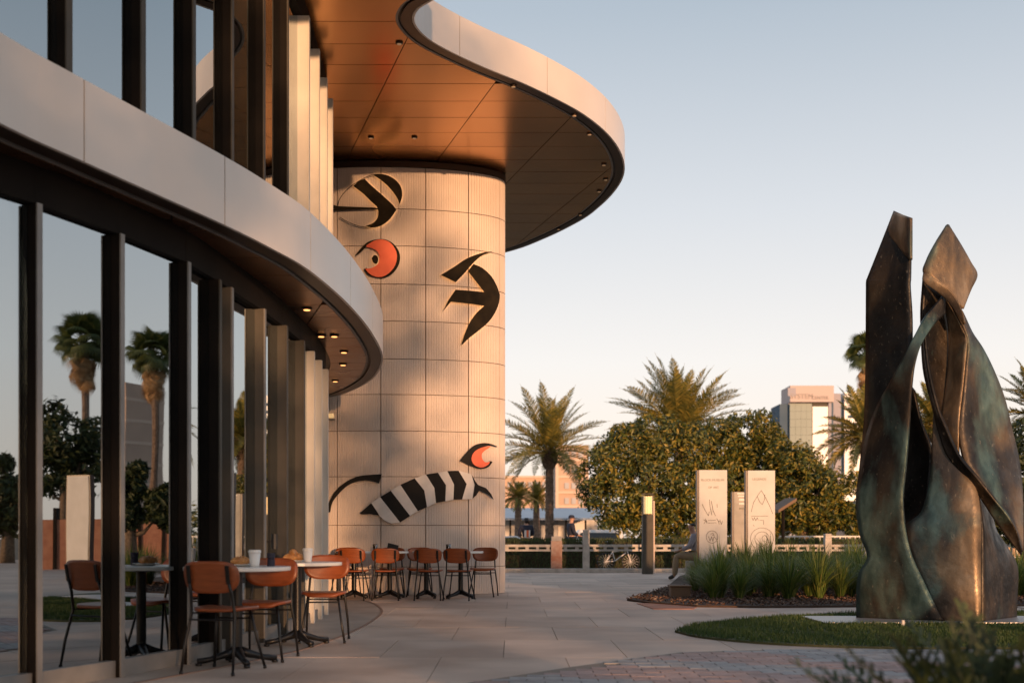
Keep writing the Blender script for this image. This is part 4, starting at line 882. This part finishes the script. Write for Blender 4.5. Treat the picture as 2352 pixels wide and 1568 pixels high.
hbp('side_strip', 1150, 1200, 490, 'b_mauve', 0, 1.4); hbp('side_strip', 1204, 1236, 490, 'b_blue', .3, 1.2)
hbp('rear_wall', 1238, 1396, 318, 'b_mauve', 3, 14); hbp('window_slot', 1398, 1446, 396, 'b_blue', 3.5, 12); hbp('white_wing', 1448, 1745, 306, 'b_white', 2, 16)
for yy in (430, 560, 690, 820, 950): hbp('wing_window', 1500, 1700, yy, 'b_blue', 1.8, .3, yy + 50)
text('lettering', 'SYSTEM', at(*ZB(700, 385), D - 1.15), 2.5, 'b_letter', hb, extrude=.05); text('lettering', 'CENTER', at(*ZB(1010, 408), D - 1.15), 1.7, 'b_letter', hb, extrude=.05)
a = at(*ZB(535, 310), D - 1.15); part_world(MB().box((a.x, D - 1.1, a.z), (3, .15, 3)).build('logo', M['b_mauve']), hb)
tb_ = empty('office_tower', (at(1310, 1233, 210).x, 210, 0), 'distant peach concrete tower behind the left date palm', 'building')
fb(tb_, 'wall', 1277, 1352, 1022, 210, 18, 'beige'); fb(tb_, 'corner_pier', 1276, 1283, 1021, 209.6, 2, 'beige_band')
for y in (1054, 1092, 1128, 1160): fb(tb_, 'floor_band', 1278, 1351, y, 209.7, .5, 'beige_band', y + 5)
for y in (1036, 1070, 1108, 1143):
    for x in (1302, 1318, 1334): fb(tb_, 'window', x - 5, x + 5, y, 209.8, .4, 'greywall', y + 14)
lb = empty('low_block', (at(1230, 1233, 185).x, 185, 0), 'distant low beige block above the orange lit shrubs by the tower', 'building')
fb(lb, 'wall', 1140, 1252, 1094, 185, 12, 'peach'); fb(lb, 'parapet', 1139, 1253, 1092, 184.6, 13, 'beige_band', 1097)
for x in range(1150, 1250, 16): fb(lb, 'window', x, x + 9, 1106, 184.8, .4, 'greywall', 1118)
pv = empty('market_pavilion', (at(1260, 1233, 105).x, 105, 0), 'low pavilion with a long blue grey roof behind the two people', 'pavilion')
fb(pv, 'back_wall', 1120, 1372, 1192, 108, 3, 'white_metal'); fb(pv, 'white_panel', 1215, 1252, 1194, 107.5, .4, 'greywall'); fb(pv, 'white_panel', 1268, 1282, 1192, 107.4, .4, 'greywall')
A_, B_ = at(1115, 1166, 112), at(1375, 1166, 112); C_, D_ = at(1108, 1189, 101), at(1385, 1189, 101)
part_world(MB().add([A_, B_, D_, C_] + [v - Vector((0, 0, .18)) for v in (A_, B_, D_, C_)], [(0, 1, 2, 3), (7, 6, 5, 4), (0, 4, 5, 1), (1, 5, 6, 2), (2, 6, 7, 3), (3, 7, 4, 0)]).build('roof', M['roof_blue']), pv)
for x in (1130, 1172, 1214, 1256, 1300, 1345): part_world(MB().box((at(x, 1200, 101.5).x, 101.5, 1.35), (.16, .16, 2.7)).build('post', M['mullion']), pv)
for x in (1182, 1196, 1210, 1232, 1291, 1304): p = at(x, 1188, 102); part_world(MB().lathe([(.09, -.12), (.16, 0)], 10, (p.x, p.y, p.z - .12)).build('lamp', M['lamp_soft']), pv)
kb = empty('pink_kiosk', (at(1960, 1233, 85).x, 85, 0), 'small pink kiosk with a flat blue roof, just left of the sculpture', 'kiosk')
fb(kb, 'wall', 1947, 2010, 1160, 85, 3, 'peach'); fb(kb, 'roof', 1944, 2014, 1150, 84.6, 4, 'b_blue', 1161); fb(kb, 'door', 1956, 1966, 1190, 84.9, .2, 'beige')
p, q = at(1788, 1170, 33), at(1830, 1143, 33); m = MB(); m.add([p, q, q + Vector((0, 1.4, .04)), p + Vector((0, 1.4, .04))] + [v - Vector((0, 0, .09)) for v in (p, q, q + Vector((0, 1.4, .04)), p + Vector((0, 1.4, .04)))], [(0, 1, 2, 3), (7, 6, 5, 4), (0, 4, 5, 1), (1, 5, 6, 2), (2, 6, 7, 3), (3, 7, 4, 0)])
sh = empty('shade_roof', (p.x, 33, 0), 'small sloping brown shade roof right of the engraved totems', 'shade'); part_world(m.build('roof', M['brown_wood']), sh)
part_world(MB().tube([(p.x + .3, 33.7, 0), (p.x + .3, 33.7, p.z + .1)], .05, 8).build('post', M['mullion']), sh)

# ================================================================== VEGETATION
def frond_mesh(name, L, rise, droop, nl=64, wl=.5, seed=0, wleaf=.027):
    rr = random.Random(seed); m = MB(); pts = []
    f = lambda t: Vector((L * (t - .06 * t * t * droop), 0, rise * t * L - droop * .55 * L * t ** 2.3))
    m.tube([f(t / 8) for t in range(9)], [.035 * (1 - .85 * t / 8) for t in range(9)], 4)
    for i in range(nl):
        t = .14 + .85 * i / nl; p = f(t); tg = (f(t + .02) - f(t - .02)).normalized(); up_ = Vector((-tg.z, 0, tg.x))
        ln = wl * (math.sin(math.pi * min(1, .18 + t * .86)) ** .6) * rr.uniform(.85, 1.1)
        for s in (-1, 1):
            d = (Vector((0, s, 0)) * rr.uniform(.75, .95) + tg * rr.uniform(.5, .75) + up_ * rr.uniform(.1, .45)).normalized(); q = p + d * ln; q.z -= .10 * ln * rr.uniform(.5, 2.2)
            w = tg * wleaf; mid = p.lerp(q, .5) + Vector((0, 0, .03 * ln)); m.add([p - w * .6, p + w * .6, mid + w, mid - w, q], [(0, 1, 2, 3), (3, 2, 4)])
    me = m.mesh(name); me.materials.append(M['frond']); return me
FR = {}
def frset(L, wl, key):
    FR[key] = [frond_mesh('frond', L, .10, .30, wl=wl, seed=1), frond_mesh('frond', L, .12, .60, wl=wl, seed=2), frond_mesh('frond', L, .15, 1.0, wl=wl, seed=3)]
frset(4.1, .62, 'big'); frset(3.0, .5, 'small')
def palm(px, pyc, d, key, label, r=.25, nf=70, seed=0, boot=True, lo=-22, loc=None, fs=1.):
    rr = random.Random(seed); q = loc or at(px, pyc, d); t = empty('date_palm', (q.x, q.y, 0), label, 'palm tree', 'feathery date palms')
    m = MB(); zs_ = [i * q.z / 28 for i in range(29)]; lx = rr.uniform(-.2, .2)
    m.tube([(lx * (z / q.z) ** 2 * 0, 0, z) for z in zs_], [r * (1.15 - .2 * z / q.z) * (1 + (.05 if i % 2 else -.04)) for i, z in enumerate(zs_)], 12); m.build('trunk', M['palm_bark'], t)
    if boot:
        m = MB()
        for i in range(130):
            a = i * 2.4; z = q.z - .75 + 1.05 * i / 130; rad = r * (1 + 1.0 * math.sin(math.pi * min(1, i / 130 * 1.1)) ** .8) * .92
            m.tube([(math.cos(a) * rad * .7, math.sin(a) * rad * .7, z), (math.cos(a) * (rad + .06), math.sin(a) * (rad + .06), z + .16)], [.09, .035], 5)
        m.build('leaf_boot', M['palm_bark'], t)
    for i in range(nf):
        u = (i + .5) / nf; el = lerp(88, lo, u ** .85) + rr.uniform(-5, 5); az = i * 137.5 + rr.uniform(-12, 12)
        me = FR[key][0 if u < .3 else 1 if u < .68 else 2]
        o = bpy.data.objects.new('frond', me); COL.objects.link(o); o.parent = t; s = fs * rr.uniform(.82, 1.05) * (.85 if u < .1 else 1)
        Mx = Matrix.Translation((0, 0, q.z + .1)) @ Matrix.Rotation(R(az), 4, 'Z') @ Matrix.Rotation(-R(el), 4, 'Y') @ Matrix.Rotation(rr.uniform(-.5, .5), 4, 'X') @ Matrix.Scale(s, 4); o.matrix_local = Mx
    return t
palm(1262, 1046, 62, 'big', 'feathery date palm with a clear trunk, just right of the tower', .22, 58, 3, lo=-14)
palm(1560, 1012, 66, 'big', 'largest date palm crown, rising behind the round leafy tree', .3, 90, 5, lo=-10, fs=1.25)
palm(1992, 1010, 56, 'small', 'date palm crown low behind the left edge of the sculpture', .25, 60, 8)
palm(2150, 985, 60, 'small', 'date palm seen through the gap of the sculpture', .25, 60, 9)
palm(2395, 960, 50, 'small', 'date palm at the right edge of the view beyond the sculpture', .25, 60, 11)
palm(1190, 1146, 84, 'small', 'low sunlit palm beyond the rail, nearest to the tower', .25, 50, 12, False, fs=.55)
palm(1232, 1150, 88, 'small', 'low sunlit palm beyond the rail behind the palm trunk', .25, 50, 13, False, fs=.6)
# fan palms
def fan_mesh(mt, droop):
    m = MB(); m.tube([(0, 0, 0), (.55, 0, .03), (1.0, 0, 0)], [.03, .022, .015], 4); n = 22
    for k in range(n):
        a = lerp(-1.9, 1.9, k / (n - 1)); ln = 1.0 * (1 - .12 * abs(a) / 1.9); d = Vector((math.cos(a), math.sin(a), 0)); s = Vector((-math.sin(a), math.cos(a), 0)) * .06; c = Vector((.95, 0, 0))
        p1 = c + d * ln * .6 + Vector((0, 0, -.05)); p2 = c + d * ln + Vector((0, 0, -.25 - droop)); m.add([c, p1 - s, p2, p1 + s], [(0, 1, 2, 3)])
    me = m.mesh('fan_leaf'); me.materials.append(M[mt]); return me
FAN = [fan_mesh('fan_leaf', .1), fan_mesh('fan_leaf', .35)]; DRY = fan_mesh('dry_leaf', .5)
def fanpalm(q, label, s=1., seed=0):
    rr = random.Random(seed); t = empty('fan_palm', (q.x, q.y, 0), label, 'palm tree', 'tall fan palms with shaggy skirts')
    m = MB(); m.tube([(.12 * math.sin(i * .4), 0, i * q.z / 20) for i in range(21)], [.24 * (1.3 - .5 * min(1, i / 8)) * (1 + .04 * (i % 2)) for i in range(21)], 10); m.build('trunk', M['palm_bark'], t)
    for i in range(64):
        u = i / 64; dry = u > .66; el = lerp(80, -35, u / .66) if not dry else rr.uniform(-75, -50); z = q.z + (.1 if not dry else -rr.uniform(.2, 1.6) * s)
        o = bpy.data.objects.new('fan_leaf', DRY if dry else FAN[u > .3]); COL.objects.link(o); o.parent = t
        o.matrix_local = Matrix.Translation((.12 * math.sin(8), 0, z)) @ Matrix.Rotation(R(i * 137.5), 4, 'Z') @ Matrix.Rotation(-R(el + rr.uniform(-8, 8)), 4, 'Y') @ Matrix.Rotation(rr.uniform(-.6, .6), 4, 'X') @ Matrix.Scale(s * rr.uniform(.8, 1.05) * (.75 if dry else 1), 4)
    return t
fanpalm(at(1988, 815, 88), 'tall fan palm crown peeking out left of the sculpture', 1.05, 4)
# broadleaf trees
def leaves(m, lumps, n, size, rr, shell=.45):
    tot = sum(l[3] ** 2 for l in lumps)
    for cx, cy, cz, r in lumps:
        k = int(n * r * r / tot)
        for _ in range(k):
            d = Vector((rr.gauss(0, 1), rr.gauss(0, 1), rr.gauss(0, 1))).normalized(); f = (1 - shell * rr.random() ** 1.6) * (1 + .22 * noise.noise(d * 2.6 + Vector((cx, cy, cz))) + .07 * rr.gauss(0, 1))
            p = Vector((cx, cy, cz)) + d * r * f
            if p.z < .25 or noise.noise(p * 1.3) < -.20: continue
            s = size * rr.uniform(.6, 1.25); nn = (d * .7 + Vector((rr.gauss(0, .6), rr.gauss(0, .6), rr.gauss(0, .6) + .25))).normalized(); a = nn.orthogonal().normalized(); a.rotate(Matrix.Rotation(rr.uniform(0, 6.28), 3, nn)); b = nn.cross(a)
            m.add([p - a * s, p + b * s * .38 + nn * s * .1, p + a * s, p - b * s * .38 + nn * s * .1], [(0, 1, 2, 3)])
def tree(name, lumps, base, label, n, size, mt='ficus', seed=0, cat='tree', r0=.22, group=None):
    rr = random.Random(seed); t = empty(name, (base[0], base[1], 0), label, cat, group)
    lumps = [(l[0] - base[0], l[1] - base[1], l[2], l[3]) for l in lumps]; top = max(l[2] for l in lumps)
    m = MB(); m.tube([(0, 0, 0), (.03, .02, top * .25), (-.04, 0, top * .5), (.02, 0, top * .75)], [r0 * 1.25, r0, r0 * .7, r0 * .3], 9); tr_ = m.build('trunk', M['bark'], t, smooth=True)
    for l in lumps[:9]:
        m = MB(); m.tube([(0, 0, top * rr.uniform(.2, .45)), (l[0] * .45, l[1] * .45, l[2] * .72), (l[0] * .85, l[1] * .85, l[2])], [r0 * .45, r0 * .28, r0 * .08], 6); m.build('limb', M['bark'], t, smooth=True)
    m = MB(); leaves(m, lumps, n, size, rr); o = m.build('foliage', M[mt], t); return t
def LP(lst, d, jitter, rr): out = []; [out.append((at(x, y, d).x, d + rr.uniform(-jitter, jitter), at(x, y, d).z, r * d / F)) for x, y, r in lst]; return out
rr = random.Random(3)
tree('broadleaf_tree', LP([(1395, 1085, 66), (1455, 1035, 66), (1520, 1015, 62), (1585, 1045, 70), (1362, 1130, 40), (1420, 1150, 72), (1500, 1120, 86), (1580, 1130, 80), (1470, 1185, 60), (1560, 1190, 62), (1490, 978, 34), (1430, 1000, 30), (1400, 1030, 34), (1345, 1085, 24), (1640, 1100, 60)], 50, 1.2, rr), (at(1490, 1200, 50).x, 50), 'dense round leafy tree with golden edges behind the bollard light', 38000, .115)
tree('broadleaf_tree', LP([(1650, 1020, 56), (1710, 1025, 60), (1770, 1015, 48), (1740, 1060, 72), (1640, 1080, 60), (1690, 990, 40), (1730, 985, 42), (1660, 1200, 50), (1790, 1070, 56), (1680, 1110, 76), (1760, 1130, 72), (1700, 1180, 60), (1620, 1005, 30), (1600, 985, 22)], 52, 1.1, rr), (at(1700, 1200, 52).x, 52), 'leafy tree directly behind the engraved totems', 36000, .115, seed=2)
tree('broadleaf_tree', LP([(1925, 1130, 44), (1962, 1125, 44), (1980, 1185, 50), (1950, 1190, 44), (1800, 1050, 46), (1835, 1080, 60), (1870, 1110, 60), (1870, 1075, 28), (1880, 1120, 50), (1830, 1150, 66), (1895, 1170, 44), (1790, 1180, 50), (1850, 1045, 18), (1830, 1208, 36), (1885, 1205, 36), (1920, 1190, 30), (1780, 1215, 26), (1750, 1200, 40)], 50, .9, rr), (at(1845, 1200, 50).x, 50), 'golden leafy tree under the distant lettered building', 31000, .115, seed=3)
tree('broadleaf_tree', LP([(2330, 1080, 60), (2370, 1020, 60), (2310, 1160, 60), (2390, 1150, 70), (2345, 1200, 50), (2290, 1200, 30)], 44, 1, rr), (at(2360, 1200, 44).x, 44), 'dark leafy tree at the right edge behind the sculpture', 7000, .15, 'darkleaf', 4)
tree('broadleaf_tree', LP([(2090, 1120, 50), (2140, 1150, 60), (2050, 1170, 50), (2110, 1200, 40), (2200, 1130, 50)], 66, 1, rr), (at(2120, 1200, 66).x, 66), 'dark tree seen through the hollow of the sculpture', 5000, .17, 'darkleaf', 5)
# a far belt of low planting so that the plain has an edge
m = MB(); rr = random.Random(5); lum = [(rr.uniform(-60, 140), rr.uniform(118, 135), rr.uniform(.8, 2.6), rr.uniform(1.8, 3.4)) for _ in range(90)]
leaves(m, lum, 16000, .42, rr, .3); tag(m.build('distant_shrubs', M['ficus']), 'far band of low shrubs and trees along the horizon', 'shrubs', kind='stuff')
# hedge behind the rail
hg = empty('clipped_hedge', (xb(1400, 33.9), 33.9, 0), 'dark clipped hedge behind the stone rail', 'hedge')
m = MB(); rr = random.Random(8); x0, x1 = xb(1100, 33.9), xb(2000, 33.9)
for _ in range(15000):
    side = rr.random(); x = rr.uniform(x0, x1)
    p = Vector((x, 33.45 + rr.uniform(-.05, .08), rr.uniform(.02, .86))) if side < .7 else Vector((x, rr.uniform(33.45, 34.3), .86 + rr.uniform(-.04, .03)))
    a = Vector((rr.uniform(-.3, .3), rr.uniform(-.3, .1), 1)).normalized() * rr.uniform(.05, .12); b = Vector((rr.uniform(-1, 1), rr.uniform(-.4, .4), 0)).normalized() * .012; m.add([p - b, p + b, p + a], [(0, 1, 2)])
o = m.build('foliage', M['hedge']); part_world(o, hg)
m = MB(); m.box(((x0 + x1) / 2, 33.95, .42), (x1 - x0, .8, .82)); part_world(m.build('twig_core', M['mulch']), hg)
# ornamental grasses
def tuft_mesh(seed, n=300, h=1.08, spread=.75):
    rr = random.Random(seed); m = MB()
    for _ in range(n):
        a = rr.uniform(0, 6.28); o = spread * rr.uniform(.1, 1) ** .9; hh = h * rr.uniform(.55, 1.05) * (1 - .35 * o / spread); r0 = rr.uniform(0, .07); d = Vector((math.cos(a), math.sin(a), 0)); s = Vector((-d.y, d.x, 0)) * rr.uniform(.004, .0075)
        f = lambda t: d * (r0 + o * t ** 1.8) + Vector((0, 0, hh * (t * 1.25 - .32 * t * t * (1 + o))))
        b = len(m.v)
        for t, w in ((0, 1), (.35, 1), (.7, .75)): p = f(t); m.v += [tuple(p - s * w), tuple(p + s * w)]
        m.v.append(tuple(f(1))); m.f += [(b, b + 1, b + 3, b + 2), (b + 2, b + 3, b + 5, b + 4), (b + 4, b + 5, b + 6)]
    me = m.mesh('grass_tuft'); me.materials.append(M['tuft']); return me
TM = [tuft_mesh(i) for i in range(5)]; rr = random.Random(21); spots = []
tries = 0
while len(spots) < 88 and tries < 9000:
    tries += 1; x, y = rr.uniform(1.8, 9.6), rr.uniform(16.6, 22.5)
    px = CX + F * x / y
    front = 17.0 + .25 * math.sin(x * 2.1)
    if px < 1585 or y < front or not inside((x, y), bed) or any((x - a) ** 2 + (y - b) ** 2 < .38 ** 2 for a, b in spots): continue
    spots.append((x, y))
spots.sort(key=lambda s: s[1])
for i, (x, y) in enumerate(spots):
    o = link('ornamental_grass', TM[i % 5], loc=(x, y, .025), rot=(0, 0, rr.uniform(0, 6.28))); s = rr.uniform(.66, 1.14) * (.8 if CX + F * x / y < 1640 else 1); o.scale = (s, s, s * rr.uniform(.9, 1.1))
    tag(o, 'arching green ornamental grass tuft in the mulch bed around the totems', 'grass tuft', 'ornamental grass tufts in the mulch bed')
# foreground shrub
def fern(x, y, s, seed, label):
    rr = random.Random(seed); t = empty('foreground_shrub', (x, y, 0), label, 'shrub', 'dark leafy shrubs close to the camera'); m = MB()
    for i in range(95):
        a = rr.uniform(0, 6.28); el = rr.uniform(.6, 1.5); L = s * rr.uniform(.5, 1); d = Vector((math.cos(a) * math.cos(el), math.sin(a) * math.cos(el), math.sin(el)))
        f = lambda k: d * L * k + Vector((math.cos(a), math.sin(a), -.6)) * .22 * L * k * k
        m.tube([f(k / 5) for k in range(6)], .0025, 4)
        for k in range(4, 20):
            for sd in (-1, 1):
                p = f(k / 20); q = Vector((-math.sin(a), math.cos(a), 0)) * sd + d * .7; q.normalize(); ln = .085 * s * 1.6 * (1.2 - k / 20); w = d * .020; e = p + q * ln + Vector((0, 0, rr.uniform(-.01, .015))); m.add([p, p.lerp(e, .5) + w, e, p.lerp(e, .5) - w], [(0, 1, 2, 3)])
    m.build('foliage', M['darkleaf'], t); return t
fern(1.42, 3.5, .70, 1, 'blurred dark leafy shrub at the bottom, leftmost of the foreground shrubs')
fern(1.5, 3.6, .86, 2, 'blurred dark leafy shrub, middle one at the bottom right'); fern(1.72, 3.75, .92, 3, 'blurred dark leafy shrub in the bottom right corner')
fern(1.5, 3.3, .70, 4, 'small blurred dark shrub nearest to the camera at the bottom right')

# ================================================================== STREET SIDE THE GLASS MIRRORS, AND UNSEEN SHADE TREES BEHIND THE CAMERA
def refl(i, px, d):
    a, b, n = panels['low'][i]; v = Vector(((px - CX) * d / F, d)); return v - n * (2 * (v - a).dot(n))
def rz_(i, px, py, d): p = refl(i, px, d); return Vector((p.x, p.y, H + (HY - py) * d / F))
fanpalm(rz_(2, 195, 790, 62), 'tall fan palm across the street, mirrored in the widest lower pane', 1.0, 14)
fanpalm(rz_(3, 355, 820, 62), 'tall fan palm across the street, mirrored in the third lower pane', .88, 15)
for k, (i, lst, d, lab, mt) in enumerate(((2, [(150, 1010, 60), (100, 1080, 60), (190, 1080, 60), (120, 950, 34), (210, 1000, 40)], 42, 'dark street tree mirrored beside the fan palm in the wide pane', 'darkleaf'),
        (3, [(300, 1120, 34), (290, 1180, 38), (315, 1080, 22), (380, 1150, 40), (370, 1190, 34)], 34, 'slim street tree mirrored in the third lower pane', 'darkleaf'),
        (1, [(20, 1130, 40), (-20, 1180, 50), (50, 1190, 40), (10, 1060, 24)], 42, 'dark street tree mirrored at the left edge of the glass', 'darkleaf'),
        )):
    lum = [(*rz_(i, x, y, d), r * d / F) for x, y, r in lst]; tree('street_tree', lum, (lum[0][0], lum[0][1]), lab, 6500, .16, mt, 40 + k)
def totem_at(p, rz, lab):
    t = empty('totem_sign', (p.x, p.y, 0), lab, 'sign', 'engraved metal totem signs', rz); MB().box((0, .07, 1.2), (.66, .14, 2.4)).build('sign_body', M['totem_side'], t); MB().box((0, -.006, 1.22), (.6, .012, 2.3)).build('face_plate', M['totem'], t); return t
p = refl(2, 180, 26); a, b, n = panels['low'][2]
_d = a - p; totem_at(Vector((p.x, p.y)), -.36, 'totem sign across the plaza, mirrored in the wide lower pane')
p = refl(3, 296, 190); t = empty('mirrored_tower', (p.x, p.y, 0), 'tall pale tower across the street, mirrored behind the fan palm', 'building'); MB().box((0, 0, 13), (8, 8, 26)).build('wall', M['beige'], t)
for k in range(7): MB().box((0, 0, 3 + k * 3.4), (8.1, 8.1, .5)).build('floor_band', M['beige_band'], t)
for nm, i, pxs_, d in (('street_wall', 2, (40, 290), 34), ('street_wall', 3, (300, 420), 40)):
    a, b = refl(i, pxs_[0], d), refl(i, pxs_[1], d); c = (a + b) / 2; rz = math.atan2((b - a).y, (b - a).x); t = empty(nm, (c.x, c.y, 0), 'low orange street wall with dark posts, mirrored in the glass ' + ('beyond the wide panes' if i == 2 else 'beyond the narrow panes'), 'wall', rz=rz); L = (b - a).length
    MB().box((0, 0, .75), (L, .2, 1.5)).build('wall', M['terracotta'], t)
    for k in range(int(L / .8)): MB().box((-L / 2 + .4 + k * .8, 0, .9), (.1, .3, 1.9)).build('post', M['mullion'], t)
p = refl(3, 380, 62); car((p.x, p.y, -.3), 60, 'car_red', 'red van across the street, mirrored in the third lower pane', 'van', True)
rr = random.Random(77)
for k, (x, y, h, r, n) in enumerate(((6.0, -30, 9.0, 3.6, 7000), (10.6, -31, 8.6, 3.4, 6500), (12.6, -32, 5.2, 2.2, 2400), (17.6, -33, 4.9, 2.5, 2800), (16.4, -38, 8.4, 2.6, 1500), (21.6, -34, 7.6, 2.8, 420), (25.6, -36, 4.4, 2.2, 1500), (18.8, -39, 10.8, 2.6, 1700))):  # unseen trees, placed and thinned so their shade dapples tower, facade and sculpture
    lum = [(x + rr.uniform(-1, 1), y + rr.uniform(-.8, .8), h * rr.uniform(.5, 1), r * rr.uniform(.35, .6)) for _ in range(10)]
    tree('street_tree', lum, (x, y), ('sparse tall' if h > 6 else 'leafy') + ' unseen shade tree behind the camera, number %s from the left of its row' % ('one two three four five six seven eight'.split()[k]), n, .17, 'ficus', 60 + k, group='unseen shade trees behind the camera')
for o in bpy.data.objects:
    if o.parent is None and o.location.y > 5 and o.name.startswith(('street_', 'mirrored', 'fan_')): print(o.name, 'px', round(CX + F * o.location.x / o.location.y), 'd', round(o.location.y))
print('objects', len(bpy.data.objects), 'tris', sum(len(m.polygons) for m in bpy.data.meshes))
